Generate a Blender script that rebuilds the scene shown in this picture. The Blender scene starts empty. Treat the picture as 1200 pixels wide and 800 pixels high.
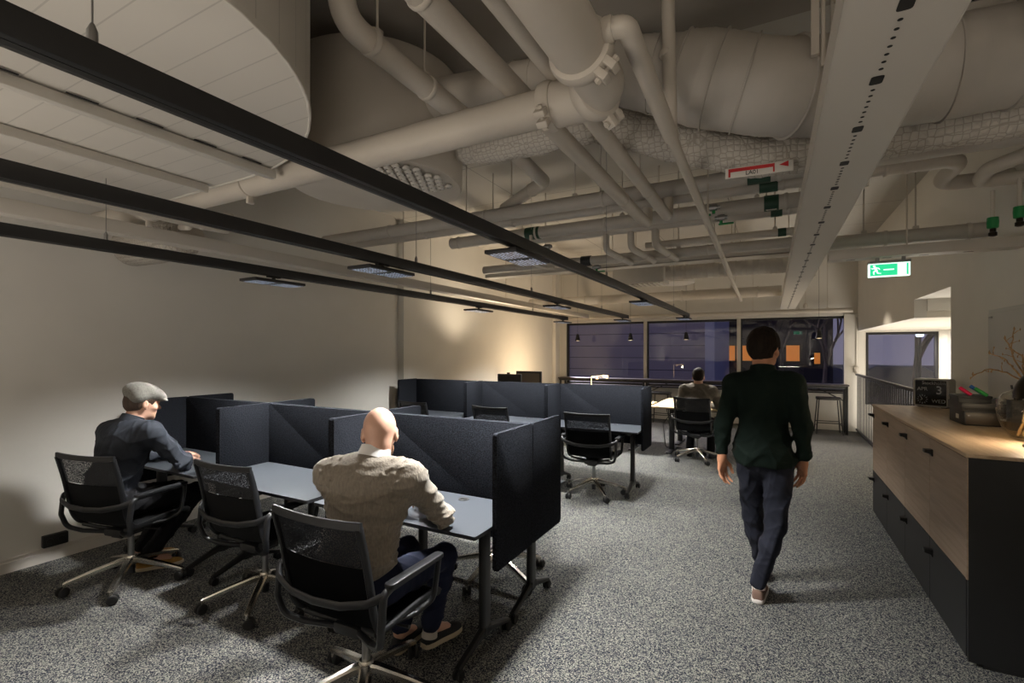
import bpy, bmesh, math, random
import numpy as np
from mathutils import Vector, Matrix, Quaternion

random.seed(7)
SC = bpy.context.scene
COL = SC.collection
PI = math.pi


def rad(d):
    return math.radians(d)


# ------------------------------------------------------------------ objects
def finish(o, smooth=38):
    me = o.data
    if len(me.polygons):
        me.polygons.foreach_set('use_smooth', [smooth > 0] * len(me.polygons))
        if 0 < smooth < 180:
            me.set_sharp_from_angle(angle=rad(smooth))
    me.update()


def obj(name, bm, m, parent=None, smooth=38, loc=None):
    """link a bmesh as one mesh object"""
    me = bpy.data.meshes.new(name)
    bmesh.ops.recalc_face_normals(bm, faces=bm.faces[:])
    bm.to_mesh(me)
    bm.free()
    o = bpy.data.objects.new(name, me)
    for mm in (m if isinstance(m, (list, tuple)) else [m]):
        me.materials.append(mm)
    COL.objects.link(o)
    if parent is not None:
        o.parent = parent
    if loc is not None:
        o.location = loc
    finish(o, smooth)
    return o


def tag(o, label, cat, group=None, kind=None):
    o['label'] = label
    o['category'] = cat
    if group:
        o['group'] = group
    if kind:
        o['kind'] = kind
    return o


def thing(name, label, cat, loc=(0, 0, 0), rz=0.0, group=None):
    o = bpy.data.objects.new(name, None)
    o.empty_display_size = 0.1
    COL.objects.link(o)
    o.location = loc
    o.rotation_euler = (0, 0, rz)
    return tag(o, label, cat, group)


def struct(name, bm, m, smooth=30):
    o = obj(name, bm, m, smooth=smooth)
    o['kind'] = 'structure'
    return o


def copy_tree(o, parent=None):
    c = o.copy()
    COL.objects.link(c)
    if parent is not None:
        c.parent = parent
    for ch in list(o.children):
        copy_tree(ch, c)
    return c


def dup(root, loc, rz, label, group=None):
    c = copy_tree(root)
    c.location = loc
    c.rotation_euler = (0, 0, rz)
    c['label'] = label
    if group:
        c['group'] = group
    return c


# ------------------------------------------------------------------ shapes
def BM():
    return bmesh.new()


def box(bm, x0, x1, y0, y1, z0, z1, bev=0.0, seg=2, mi=0, M=None):
    vs = [bm.verts.new(p) for p in ((x0, y0, z0), (x1, y0, z0), (x1, y1, z0), (x0, y1, z0),
                                    (x0, y0, z1), (x1, y0, z1), (x1, y1, z1), (x0, y1, z1))]
    fs = [bm.faces.new([vs[i] for i in q]) for q in
          ((0, 3, 2, 1), (4, 5, 6, 7), (0, 1, 5, 4), (1, 2, 6, 5), (2, 3, 7, 6), (3, 0, 4, 7))]
    for f in fs:
        f.material_index = mi
    geom = vs
    if bev > 0:
        es = list({e for f in fs for e in f.edges})
        r = bmesh.ops.bevel(bm, geom=es, offset=bev, segments=seg, affect='EDGES', profile=0.5)
        geom = list({v for f in r['faces'] for v in f.verts} | {v for v in vs if v.is_valid})
        for f in r['faces']:
            f.material_index = mi
    if M is not None:
        bmesh.ops.transform(bm, matrix=M, verts=[v for v in geom if v.is_valid])
    return geom


def frames(pts):
    pts = [Vector(p) for p in pts]
    n = len(pts)
    T = []
    for i in range(n):
        a = pts[max(i - 1, 0)]
        b = pts[min(i + 1, n - 1)]
        d0 = (pts[i] - a).normalized() if i > 0 else Vector((0, 0, 0))
        d1 = (b - pts[i]).normalized() if i < n - 1 else Vector((0, 0, 0))
        t = d0 + d1
        T.append(t.normalized() if t.length > 1e-6 else (d1 if d1.length > 0 else d0))
    up = Vector((0, 0, 1))
    if abs(T[0].dot(up)) > 0.95:
        up = Vector((0, 1, 0))
    N = (up - T[0] * up.dot(T[0])).normalized()
    out = []
    for i in range(n):
        if i > 0:
            q = T[i - 1].rotation_difference(T[i])
            N = q @ N
            N = (N - T[i] * N.dot(T[i])).normalized()
        out.append((pts[i], T[i], N, T[i].cross(N)))
    return out


def fillet(pts, r, seg=6):
    """round the corners of a polyline"""
    pts = [Vector(p) for p in pts]
    if len(pts) < 3:
        return pts
    out = [pts[0]]
    for i in range(1, len(pts) - 1):
        p = pts[i]
        a = pts[i - 1] - p
        b = pts[i + 1] - p
        la, lb = a.length, b.length
        rr = r[i] if isinstance(r, (list, tuple)) else r
        a.normalize()
        b.normalize()
        ang = a.angle(b)
        if ang > PI - 0.02 or rr <= 0:
            out.append(p)
            continue
        t = min(rr / math.tan(ang / 2), la * 0.49, lb * 0.49)
        p0, p1 = p + a * t, p + b * t
        for k in range(seg + 1):
            s = k / seg
            out.append(p0 * (1 - s) ** 2 + p * 2 * s * (1 - s) + p1 * s * s)
    out.append(pts[-1])
    return out


def tube(bm, pts, r, seg=12, bend=0.0, bseg=6, sx=1.0, sy=1.0, cap=True, mi=0):
    """sweep a (possibly elliptic, tapering) section along a polyline. sx scales the up-ish axis"""
    if bend:
        pts = fillet(pts, bend, bseg)
    fr = frames(pts)
    n = len(fr)
    rings = []
    for i, (p, t, N, B) in enumerate(fr):
        rr = r[i] if isinstance(r, (list, tuple)) and len(r) == n else (
            r[0] + (r[-1] - r[0]) * i / max(n - 1, 1) if isinstance(r, (list, tuple)) else r)
        rings.append([bm.verts.new(p + N * (math.cos(2 * PI * k / seg) * rr * sx) +
                                   B * (math.sin(2 * PI * k / seg) * rr * sy)) for k in range(seg)])
    for a, b in zip(rings, rings[1:]):
        for k in range(seg):
            f = bm.faces.new((a[k], a[(k + 1) % seg], b[(k + 1) % seg], b[k]))
            f.material_index = mi
    if cap:
        bm.faces.new(rings[0][::-1]).material_index = mi
        bm.faces.new(rings[-1]).material_index = mi
    return rings


def sweep_rect(bm, pts, w, h, bend=0.0, bseg=6, mi=0):
    """rectangular section: h along the up-ish normal, w sideways (lists taper)"""
    if bend:
        pts = fillet(pts, bend, bseg)
    fr = frames(pts)
    n = len(fr)

    def val(v, i):
        return v[0] + (v[-1] - v[0]) * i / max(n - 1, 1) if isinstance(v, (list, tuple)) else v
    rings = []
    for i, (p, t, N, B) in enumerate(fr):
        a, b = val(w, i) / 2, val(h, i) / 2
        c = min(a, b) * 0.45
        sec = [(a - c, b), (a, b - c), (a, -b + c), (a - c, -b), (-a + c, -b), (-a, -b + c), (-a, b - c), (-a + c, b)]
        rings.append([bm.verts.new(p + N * y + B * x) for x, y in sec])
    for a, b in zip(rings, rings[1:]):
        for k in range(8):
            bm.faces.new((a[k], a[(k + 1) % 8], b[(k + 1) % 8], b[k])).material_index = mi
    bm.faces.new(rings[0][::-1]).material_index = mi
    bm.faces.new(rings[-1]).material_index = mi


def lathe(bm, prof, seg=32, c=(0, 0, 0), mi=0, M=None, close=True):
    """revolve (r, z) profile round z"""
    rings = []
    for r, z in prof:
        if r < 1e-6:
            rings.append([bm.verts.new((c[0], c[1], c[2] + z))])
        else:
            rings.append([bm.verts.new((c[0] + r * math.cos(2 * PI * k / seg), c[1] + r * math.sin(2 * PI * k / seg), c[2] + z)) for k in range(seg)])
    for a, b in zip(rings, rings[1:]):
        for k in range(seg):
            k2 = (k + 1) % seg
            q = [a[k % len(a)], a[k2 % len(a)], b[k2 % len(b)], b[k % len(b)]]
            u = []
            for v in q:
                if v not in u:
                    u.append(v)
            if len(u) > 2:
                bm.faces.new(u).material_index = mi
    if close:
        for ring, rev in ((rings[0], True), (rings[-1], False)):
            if len(ring) > 2:
                bm.faces.new(ring[::-1] if rev else ring).material_index = mi
    vs = [v for r in rings for v in r]
    if M is not None:
        bmesh.ops.transform(bm, matrix=M, verts=vs)
    return vs


def cyl(bm, p0, p1, r, seg=16, mi=0):
    return tube(bm, [p0, p1], r, seg=seg, mi=mi)


def prism(bm, poly, z0, z1, bev=0.0, mi=0, axis='z', M=None):
    """extrude a polygon. axis z: poly is (x, y); axis y: poly is (x, z), z0..z1 run along y; axis x: poly is (y, z)"""
    def P(a, b, t):
        return {'z': (a, b, t), 'y': (a, t, b), 'x': (t, a, b)}[axis]
    lo = [bm.verts.new(P(a, b, z0)) for a, b in poly]
    hi = [bm.verts.new(P(a, b, z1)) for a, b in poly]
    n = len(poly)
    fs = [bm.faces.new(lo[::-1]), bm.faces.new(hi)]
    for k in range(n):
        fs.append(bm.faces.new((lo[k], lo[(k + 1) % n], hi[(k + 1) % n], hi[k])))
    for f in fs:
        f.material_index = mi
    vs = lo + hi
    if bev > 0:
        es = list({e for f in fs[:2] for e in f.edges})
        r = bmesh.ops.bevel(bm, geom=es, offset=bev, segments=2, affect='EDGES', profile=0.5)
        vs = list({v for f in r['faces'] for v in f.verts} | {v for v in vs if v.is_valid})
        for f in r['faces']:
            f.material_index = mi
    if M is not None:
        bmesh.ops.transform(bm, matrix=M, verts=[v for v in vs if v.is_valid])
    return vs


def rrect(x0, x1, y0, y1, r, seg=5):
    out = []
    for cx, cy, a0 in ((x1 - r, y1 - r, 0), (x0 + r, y1 - r, 90), (x0 + r, y0 + r, 180), (x1 - r, y0 + r, 270)):
        for k in range(seg + 1):
            a = rad(a0 + 90 * k / seg)
            out.append((cx + r * math.cos(a), cy + r * math.sin(a)))
    return out


def grid(bm, fn, nu, nv, mi=0):
    """surface from fn(u, v) in 0..1"""
    V = [[bm.verts.new(fn(i / nu, j / nv)) for j in range(nv + 1)] for i in range(nu + 1)]
    for i in range(nu):
        for j in range(nv):
            bm.faces.new((V[i][j], V[i + 1][j], V[i + 1][j + 1], V[i][j + 1])).material_index = mi
    return V


def text_mesh(name, body, size, m, parent, M, depth=0.0015, align='CENTER'):
    cu = bpy.data.curves.new(name, 'FONT')
    cu.body = body
    cu.size = size
    cu.extrude = depth
    cu.align_x = align
    cu.align_y = 'CENTER'
    o = bpy.data.objects.new(name, cu)
    COL.objects.link(o)
    dg = bpy.context.evaluated_depsgraph_get()
    me = bpy.data.meshes.new_from_object(o.evaluated_get(dg))
    bpy.data.objects.remove(o)
    o = bpy.data.objects.new(name, me)
    me.materials.clear()
    me.materials.append(m)
    COL.objects.link(o)
    o.parent = parent
    o.matrix_local = M
    return o


# ------------------------------------------------------------------ materials
def lin(c):
    """sRGB 0-255 to linear"""
    out = []
    for v in c[:3]:
        v = v / 255
        out.append(v / 12.92 if v <= 0.04045 else ((v + 0.055) / 1.055) ** 2.4)
    return (*out, 1.0)


def mat(name, col, rough=0.5, metal=0.0, bump=0.0, bscale=200.0, var=0.0, vscale=30.0, spec=0.5, emit=None, estr=0.0, sheen=0.0, stretch=None):
    m = bpy.data.materials.new(name)
    m.use_nodes = True
    nt = m.node_tree
    b = nt.nodes['Principled BSDF']
    c = lin(col)
    b.inputs['Base Color'].default_value = c
    b.inputs['Roughness'].default_value = rough
    b.inputs['Metallic'].default_value = metal
    b.inputs['Specular IOR Level'].default_value = spec
    if sheen:
        b.inputs['Sheen Weight'].default_value = sheen
        b.inputs['Sheen Roughness'].default_value = 0.5
    if emit is not None:
        b.inputs['Emission Color'].default_value = lin(emit)
        b.inputs['Emission Strength'].default_value = estr
    if bump or var:
        tc = nt.nodes.new('ShaderNodeTexCoord')
        src = tc.outputs['Object']
        if stretch:
            mp = nt.nodes.new('ShaderNodeMapping')
            mp.inputs['Scale'].default_value = stretch
            nt.links.new(src, mp.inputs['Vector'])
            src = mp.outputs['Vector']
    if bump:
        n = nt.nodes.new('ShaderNodeTexNoise')
        n.inputs['Scale'].default_value = bscale
        n.inputs['Detail'].default_value = 3
        nt.links.new(src, n.inputs['Vector'])
        bp = nt.nodes.new('ShaderNodeBump')
        bp.inputs['Strength'].default_value = bump
        bp.inputs['Distance'].default_value = 0.004
        nt.links.new(n.outputs['Fac'], bp.inputs['Height'])
        nt.links.new(bp.outputs['Normal'], b.inputs['Normal'])
    if var:
        n2 = nt.nodes.new('ShaderNodeTexNoise')
        n2.inputs['Scale'].default_value = vscale
        n2.inputs['Detail'].default_value = 4
        nt.links.new(src, n2.inputs['Vector'])
        rp = nt.nodes.new('ShaderNodeValToRGB')
        rp.color_ramp.elements[0].position = 0.3
        rp.color_ramp.elements[1].position = 0.7
        rp.color_ramp.elements[0].color = (c[0] * (1 - var), c[1] * (1 - var), c[2] * (1 - var), 1)
        rp.color_ramp.elements[1].color = (min(c[0] * (1 + var), 1), min(c[1] * (1 + var), 1), min(c[2] * (1 + var), 1), 1)
        nt.links.new(n2.outputs['Fac'], rp.inputs['Fac'])
        nt.links.new(rp.outputs['Color'], b.inputs['Base Color'])
    return m


def nodes_of(m):
    nt = m.node_tree
    return nt, nt.nodes, nt.links, nt.nodes['Principled BSDF']


M = {}
M['wall'] = mat('wall_paint', (220, 217, 210), 0.85, bump=0.05, bscale=350, var=0.02, vscale=3)
M['wall_far'] = mat('wall_paint_far', (206, 202, 194), 0.85, bump=0.05, bscale=350)
M['ceil'] = mat('ceiling_paint', (178, 172, 163), 0.85, bump=0.08, bscale=60, var=0.05, vscale=2)
M['ceil_dark'] = mat('slab_paint_shaded', (150, 143, 134), 0.9, bump=0.1, bscale=40, var=0.08, vscale=2)  # darker tone paints in the unlit look of the front ceiling
M['pipe'] = mat('pipe_paint', (192, 184, 172), 0.5, bump=0.06, bscale=60, var=0.03, vscale=6)
M['pipe_grey'] = mat('pipe_paint_grey', (180, 174, 165), 0.55, bump=0.06, bscale=80, var=0.04, vscale=8)
M['baffle'] = mat('plank_paint', (200, 195, 186), 0.6, bump=0.04, bscale=100)
M['white_metal'] = mat('white_enamel', (205, 200, 192), 0.45)
M['black_metal'] = mat('black_powder_coat', (24, 24, 25), 0.45, bump=0.05, bscale=800)
M['black_plastic'] = mat('black_plastic', (27, 28, 30), 0.5, bump=0.04, bscale=600)
M['arm'] = mat('graphite_plastic', (27, 28, 31), 0.42, bump=0.05, bscale=700)
M['chrome'] = mat('polished_aluminium', (225, 220, 210), 0.24, metal=1.0)
M['steel'] = mat('brushed_steel', (150, 150, 150), 0.35, metal=1.0)
M['felt'] = mat('charcoal_felt', (34, 36, 41), 0.95, bump=0.5, bscale=260, var=0.75, vscale=150, spec=0.02)
M['desk'] = mat('slate_laminate', (58, 62, 68), 0.42, bump=0.03, bscale=500, var=0.02, vscale=40)
M['desk_edge'] = mat('dark_edge_band', (34, 35, 38), 0.5)
M['knit'] = mat('black_knit', (16, 17, 19), 0.85, bump=0.25, bscale=500, var=0.2, vscale=400, spec=0.2)
M['black_front'] = mat('black_laminate', (30, 31, 33), 0.5, bump=0.02, bscale=400)
M['brass'] = mat('satin_brass', (190, 160, 95), 0.3, metal=1.0)
M['grey_panel'] = mat('grey_enamel', (196, 196, 192), 0.4)
M['rubber'] = mat('tyre_rubber', (16, 16, 17), 0.7)
M['green_tape'] = mat('green_label', (16, 58, 38), 0.5)
M['green_valve'] = mat('green_valve', (22, 120, 62), 0.4)
M['red'] = mat('red_print', (186, 40, 42), 0.5)
M['white_label'] = mat('white_label', (214, 210, 202), 0.5)
M['black_print'] = mat('black_print', (15, 15, 15), 0.6)
M['grey_print'] = mat('grey_print', (168, 170, 172), 0.6)
M['silver_shell'] = mat('silver_shell', (165, 162, 156), 0.35)
M['dark_metal'] = mat('dark_bronze', (48, 42, 36), 0.32, metal=0.8)
M['branch'] = mat('twig_bark', (172, 140, 98), 0.7, bump=0.4, bscale=150, var=0.35, vscale=60)
M['marker_red'] = mat('pink_marker', (214, 30, 84), 0.4)
M['marker_green'] = mat('green_marker', (30, 150, 62), 0.4)
M['marker_blue'] = mat('blue_marker', (40, 100, 180), 0.4)
M['brown_tray'] = mat('taupe_tray', (74, 64, 54), 0.45)
M['trunk'] = mat('trunking_paint', (196, 190, 180), 0.5)


def wood(name, c1, c2, axis=1, rough=0.45, scale=1.0):
    m = mat(name, c1, rough)
    nt, N, L, b = nodes_of(m)
    tc = N.new('ShaderNodeTexCoord')
    mp = N.new('ShaderNodeMapping')
    s = [26.0 * scale] * 3
    s[axis] = 1.6 * scale
    mp.inputs['Scale'].default_value = s
    L.new(tc.outputs['Object'], mp.inputs['Vector'])
    n = N.new('ShaderNodeTexNoise')
    n.inputs['Scale'].default_value = 1.0
    n.inputs['Detail'].default_value = 6
    n.inputs['Roughness'].default_value = 0.62
    n.inputs['Distortion'].default_value = 0.6
    L.new(mp.outputs['Vector'], n.inputs['Vector'])
    r = N.new('ShaderNodeValToRGB')
    r.color_ramp.elements[0].position = 0.3
    r.color_ramp.elements[0].color = lin(c2)
    r.color_ramp.elements[1].position = 0.68
    r.color_ramp.elements[1].color = lin(c1)
    L.new(n.outputs['Fac'], r.inputs['Fac'])
    L.new(r.outputs['Color'], b.inputs['Base Color'])
    bp = N.new('ShaderNodeBump')
    bp.inputs['Strength'].default_value = 0.08
    bp.inputs['Distance'].default_value = 0.002
    L.new(n.outputs['Fac'], bp.inputs['Height'])
    L.new(bp.outputs['Normal'], b.inputs['Normal'])
    return m


M['oak'] = wood('pale_oak_top', (206, 182, 152), (176, 150, 120), axis=1)
M['oak_door'] = wood('pale_oak_door', (180, 160, 140), (154, 134, 114), axis=1)
M['birch'] = wood('birch_table', (226, 204, 168), (206, 180, 142), axis=0)


def carpet():
    m = mat('loop_carpet', (100, 100, 100), 1.0, spec=0.05)
    nt, N, L, b = nodes_of(m)
    tc = N.new('ShaderNodeTexCoord')
    v = N.new('ShaderNodeTexVoronoi')
    v.inputs['Scale'].default_value = 215
    L.new(tc.outputs['Object'], v.inputs['Vector'])
    n = N.new('ShaderNodeTexNoise')
    n.inputs['Scale'].default_value = 150
    n.inputs['Detail'].default_value = 2
    L.new(tc.outputs['Object'], n.inputs['Vector'])
    sep = N.new('ShaderNodeSeparateColor')
    L.new(v.outputs['Color'], sep.inputs['Color'])
    mx = N.new('ShaderNodeMath')
    mx.operation = 'MULTIPLY_ADD'
    mx.inputs[1].default_value = 0.55
    L.new(sep.outputs['Red'], mx.inputs[0])
    mul = N.new('ShaderNodeMath')
    mul.operation = 'MULTIPLY'
    mul.inputs[1].default_value = 0.45
    L.new(n.outputs['Fac'], mul.inputs[0])
    L.new(mul.outputs[0], mx.inputs[2])
    r = N.new('ShaderNodeValToRGB')
    cr = r.color_ramp
    cr.interpolation = 'LINEAR'
    cr.elements[0].position = 0.30
    cr.elements[0].color = lin((36, 40, 51))
    cr.elements[1].position = 0.72
    cr.elements[1].color = lin((150, 149, 139))
    for p, c in ((0.44, (58, 61, 70)), (0.52, (88, 89, 90)), (0.60, (122, 121, 115))):
        e = cr.elements.new(p)
        e.color = lin(c)
    L.new(mx.outputs[0], r.inputs['Fac'])
    L.new(r.outputs['Color'], b.inputs['Base Color'])
    bp = N.new('ShaderNodeBump')
    bp.inputs['Strength'].default_value = 0.6
    bp.inputs['Distance'].default_value = 0.006
    L.new(v.outputs['Distance'], bp.inputs['Height'])
    bp.invert = True
    L.new(bp.outputs['Normal'], b.inputs['Normal'])
    return m


M['carpet'] = carpet()


def seamed(name, col, sx, sy, w=0.012, rough=0.8, offx=0.0, offy=0.0, dark=0.45, bump=0.0):
    """flat panels with thin dark joints every sx, sy metres (0 = none)"""
    m = mat(name, col, rough)
    nt, N, L, b = nodes_of(m)
    tc = N.new('ShaderNodeTexCoord')
    sep = N.new('ShaderNodeSeparateXYZ')
    L.new(tc.outputs['Object'], sep.inputs['Vector'])
    outs = []
    for ax, s, off in (('X', sx, offx), ('Y', sy, offy)):
        if not s:
            continue
        a = N.new('ShaderNodeMath')
        a.operation = 'ADD'
        a.inputs[1].default_value = off + 100 * s
        L.new(sep.outputs[ax], a.inputs[0])
        mo = N.new('ShaderNodeMath')
        mo.operation = 'MODULO'
        mo.inputs[1].default_value = s
        L.new(a.outputs[0], mo.inputs[0])
        lt = N.new('ShaderNodeMath')
        lt.operation = 'LESS_THAN'
        lt.inputs[1].default_value = w
        L.new(mo.outputs[0], lt.inputs[0])
        outs.append(lt.outputs[0])
    o = outs[0]
    if len(outs) > 1:
        mx = N.new('ShaderNodeMath')
        mx.operation = 'MAXIMUM'
        L.new(outs[0], mx.inputs[0])
        L.new(outs[1], mx.inputs[1])
        o = mx.outputs[0]
    c = lin(col)
    mix = N.new('ShaderNodeMix')
    mix.data_type = 'RGBA'
    mix.inputs['A'].default_value = c
    mix.inputs['B'].default_value = (c[0] * dark, c[1] * dark, c[2] * dark, 1)
    L.new(o, mix.inputs['Factor'])
    L.new(mix.outputs['Result'], b.inputs['Base Color'])
    return m


M['ceil_panel'] = seamed('ceiling_panels', (182, 178, 170), 1.2, 1.2, 0.01, offx=0.5, offy=0.4)
M['soffit'] = seamed('soffit_planks', (226, 220, 208), 0, 0.3, 0.008, dark=0.7)


def mesh_knit():
    """see-through 3D knit of the chair backs"""
    m = bpy.data.materials.new('open_knit')
    m.use_nodes = True
    nt, N, L, b = nodes_of(m)
    b.inputs['Base Color'].default_value = lin((30, 32, 36))
    b.inputs['Roughness'].default_value = 0.7
    tr = N.new('ShaderNodeBsdfTransparent')
    mix = N.new('ShaderNodeMixShader')
    tc = N.new('ShaderNodeTexCoord')
    v = N.new('ShaderNodeTexVoronoi')
    v.inputs['Scale'].default_value = 190
    L.new(tc.outputs['Object'], v.inputs['Vector'])
    lt = N.new('ShaderNodeMath')
    lt.operation = 'LESS_THAN'
    lt.inputs[1].default_value = 0.33
    L.new(v.outputs['Distance'], lt.inputs[0])
    mul = N.new('ShaderNodeMath')
    mul.operation = 'MULTIPLY'
    mul.inputs[1].default_value = 0.75
    L.new(lt.outputs[0], mul.inputs[0])
    L.new(mul.outputs[0], mix.inputs['Fac'])
    L.new(b.outputs[0], mix.inputs[1])
    L.new(tr.outputs[0], mix.inputs[2])
    L.new(mix.outputs[0], N['Material Output'].inputs['Surface'])
    return m


M['open_knit'] = mesh_knit()


def wire_wrap():
    """mineral-wool lagging under hexagonal wire netting"""
    m = mat('wire_wrapped_lagging', (186, 179, 168), 0.9, spec=0.15)
    nt, N, L, b = nodes_of(m)
    tc = N.new('ShaderNodeTexCoord')
    mp = N.new('ShaderNodeMapping')
    mp.inputs['Scale'].default_value = (1.0, 1.0, 1.0)
    L.new(tc.outputs['Object'], mp.inputs['Vector'])
    v = N.new('ShaderNodeTexVoronoi')
    v.feature = 'DISTANCE_TO_EDGE'
    v.inputs['Scale'].default_value = 30
    v.inputs['Randomness'].default_value = 0.3
    L.new(mp.outputs['Vector'], v.inputs['Vector'])
    r = N.new('ShaderNodeValToRGB')
    r.color_ramp.elements[0].position = 0.0
    r.color_ramp.elements[0].color = lin((158, 151, 141))
    r.color_ramp.elements[1].position = 0.10
    r.color_ramp.elements[1].color = lin((194, 188, 178))
    L.new(v.outputs['Distance'], r.inputs['Fac'])
    L.new(r.outputs['Color'], b.inputs['Base Color'])
    bp = N.new('ShaderNodeBump')
    bp.inputs['Strength'].default_value = 0.7
    bp.inputs['Distance'].default_value = 0.015
    L.new(v.outputs['Distance'], bp.inputs['Height'])
    L.new(bp.outputs['Normal'], b.inputs['Normal'])
    return m


M['wire_wrap'] = wire_wrap()


def lens(name, col, s, nx, ny):
    """grid of LED lenses: bright dots on a dark board"""
    m = mat(name, (20, 20, 22), 0.3)
    nt, N, L, b = nodes_of(m)
    tc = N.new('ShaderNodeTexCoord')
    mp = N.new('ShaderNodeMapping')
    mp.inputs['Scale'].default_value = (nx, ny, 0.0)
    L.new(tc.outputs['Object'], mp.inputs['Vector'])
    v = N.new('ShaderNodeTexVoronoi')
    v.inputs['Scale'].default_value = 1
    v.inputs['Randomness'].default_value = 0.25
    L.new(mp.outputs['Vector'], v.inputs['Vector'])
    lt = N.new('ShaderNodeMath')
    lt.operation = 'LESS_THAN'
    lt.inputs[1].default_value = 0.30
    L.new(v.outputs['Distance'], lt.inputs[0])
    mul = N.new('ShaderNodeMath')
    mul.operation = 'MULTIPLY'
    mul.inputs[1].default_value = s
    L.new(lt.outputs[0], mul.inputs[0])
    b.inputs['Emission Color'].default_value = lin(col)
    L.new(mul.outputs[0], b.inputs['Emission Strength'])
    return m


M['lens'] = lens('led_lens', (205, 222, 255), 0.75, 42, 42)


def glass(name, refl=1.0, tint=(1, 1, 1), rough=0.0):
    m = bpy.data.materials.new(name)
    m.use_nodes = True
    nt = m.node_tree
    N, L = nt.nodes, nt.links
    N.remove(N['Principled BSDF'])
    tr = N.new('ShaderNodeBsdfTransparent')
    tr.inputs['Color'].default_value = (*tint, 1)
    gl = N.new('ShaderNodeBsdfGlossy')
    gl.inputs['Roughness'].default_value = rough
    fr = N.new('ShaderNodeFresnel')
    fr.inputs['IOR'].default_value = 1.5
    geo = N.new('ShaderNodeNewGeometry')
    inv = N.new('ShaderNodeMath')
    inv.operation = 'MULTIPLY_ADD'
    inv.inputs[1].default_value = -refl
    inv.inputs[2].default_value = refl
    L.new(geo.outputs['Backfacing'], inv.inputs[0])
    mu = N.new('ShaderNodeMath')
    mu.operation = 'MULTIPLY'
    mu.use_clamp = True
    L.new(inv.outputs[0], mu.inputs[1])
    L.new(fr.outputs[0], mu.inputs[0])
    mix = N.new('ShaderNodeMixShader')
    L.new(mu.outputs[0], mix.inputs['Fac'])
    L.new(tr.outputs[0], mix.inputs[1])
    L.new(gl.outputs[0], mix.inputs[2])
    L.new(mix.outputs[0], N['Material Output'].inputs['Surface'])
    return m


M['glass'] = glass('window_glass', 2.4, (0.85, 0.88, 0.95))
M['vase_glass'] = glass('vase_glass', 1.6, (0.975, 0.97, 0.95), 0.02)


def emis(name, col, s):
    m = bpy.data.materials.new(name)
    m.use_nodes = True
    nt, N, L, b = nodes_of(m)
    b.inputs['Base Color'].default_value = lin(col)
    b.inputs['Emission Color'].default_value = lin(col)
    b.inputs['Emission Strength'].default_value = s
    return m


M['glow_warm'] = emis('lamp_glow', (255, 214, 150), 3.0)
M['glow_pend'] = emis('pendant_glow', (255, 226, 180), 2.6)
M['sign_green'] = emis('sign_green', (40, 205, 140), 1.15)
M['sign_white'] = emis('sign_white', (225, 255, 240), 1.25)
M['glow_orange'] = emis('lamp_reflection_glow', (255, 150, 60), 0.5)  # imitates orange lampshades mirrored in the window glass
M['glow_street'] = emis('street_lamp_glow', (235, 240, 255), 3.0)
M['glow_red'] = emis('tail_light_glow', (255, 40, 50), 1.2)
M['skin'] = mat('skin', (205, 160, 136), 0.5, bump=0.06, bscale=300, var=0.06, vscale=20)
M['skin_pale'] = mat('pale_skin', (206, 162, 140), 0.45, bump=0.05, bscale=300, var=0.05, vscale=20)
M['skin_tan'] = mat('tan_skin', (190, 134, 102), 0.55, bump=0.05, bscale=300, var=0.06, vscale=20)
M['sweater'] = mat('oatmeal_knit', (132, 124, 113), 0.95, bump=0.75, bscale=130, var=0.15, vscale=90, spec=0.1, sheen=0.2, stretch=(1, 1, 0.35))
M['shirt_dark'] = mat('charcoal_cotton', (52, 56, 64), 0.8, bump=0.25, bscale=260, var=0.1, vscale=14, spec=0.2)
M['collar_white'] = mat('pale_shirt', (222, 220, 218), 0.85, bump=0.1)
M['trousers_black'] = mat('black_denim', (20, 20, 23), 0.85, bump=0.3, bscale=300, spec=0.2)
M['trousers_navy'] = mat('navy_chinos', (29, 34, 54), 0.85, bump=0.25, bscale=300, spec=0.2)
M['jeans_dark'] = mat('dark_jeans', (35, 37, 47), 0.85, bump=0.3, bscale=300, var=0.12, vscale=12, spec=0.2)
M['jacket_green'] = mat('dark_green_jacket', (21, 32, 27), 0.85, bump=0.25, bscale=200, spec=0.15)
M['blazer'] = mat('grey_tweed_blazer', (108, 102, 94), 0.95, bump=0.5, bscale=260, var=0.25, vscale=160, spec=0.1)
M['cap'] = mat('grey_wool_cap', (118, 116, 110), 0.95, bump=0.6, bscale=220, var=0.2, vscale=90, spec=0.1, sheen=0.2)
M['hair_dark'] = mat('dark_brown_hair', (34, 26, 20), 0.75, spec=0.15, bump=0.8, bscale=120, var=0.3, vscale=80, stretch=(1, 1, 0.2))
M['hair_brown'] = mat('brown_hair', (64, 48, 36), 0.6, bump=0.8, bscale=120, var=0.3, vscale=80, stretch=(1, 1, 0.2))
M['beard'] = mat('auburn_beard', (104, 72, 48), 0.8, bump=0.8, bscale=150, var=0.3, vscale=90)
M['sneaker_black'] = mat('black_canvas', (26, 27, 30), 0.8, bump=0.2)
M['sole'] = mat('cream_sole', (196, 182, 156), 0.7)
M['sneaker_tan'] = mat('mustard_suede', (150, 112, 52), 0.9, bump=0.2, var=0.15)
M['sneaker_grey'] = mat('taupe_sneaker', (116, 92, 80), 0.85, bump=0.2)
M['sole_white'] = mat('white_sole', (224, 218, 212), 0.6)
M['eye'] = mat('eye_white', (228, 222, 214), 0.2)
M['iris'] = mat('eye_iris', (40, 34, 30), 0.2)
M['sock'] = mat('pale_sock', (190, 184, 176), 0.9)
# =================================================================== room shell
XL, XR, YB, YW = -4.92, 1.53, -4.0, 11.85
ZC, ZLOW, YSTEP = 3.6, 3.6, 3.3
XS = 2.9            # far side of the stairwell

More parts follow.
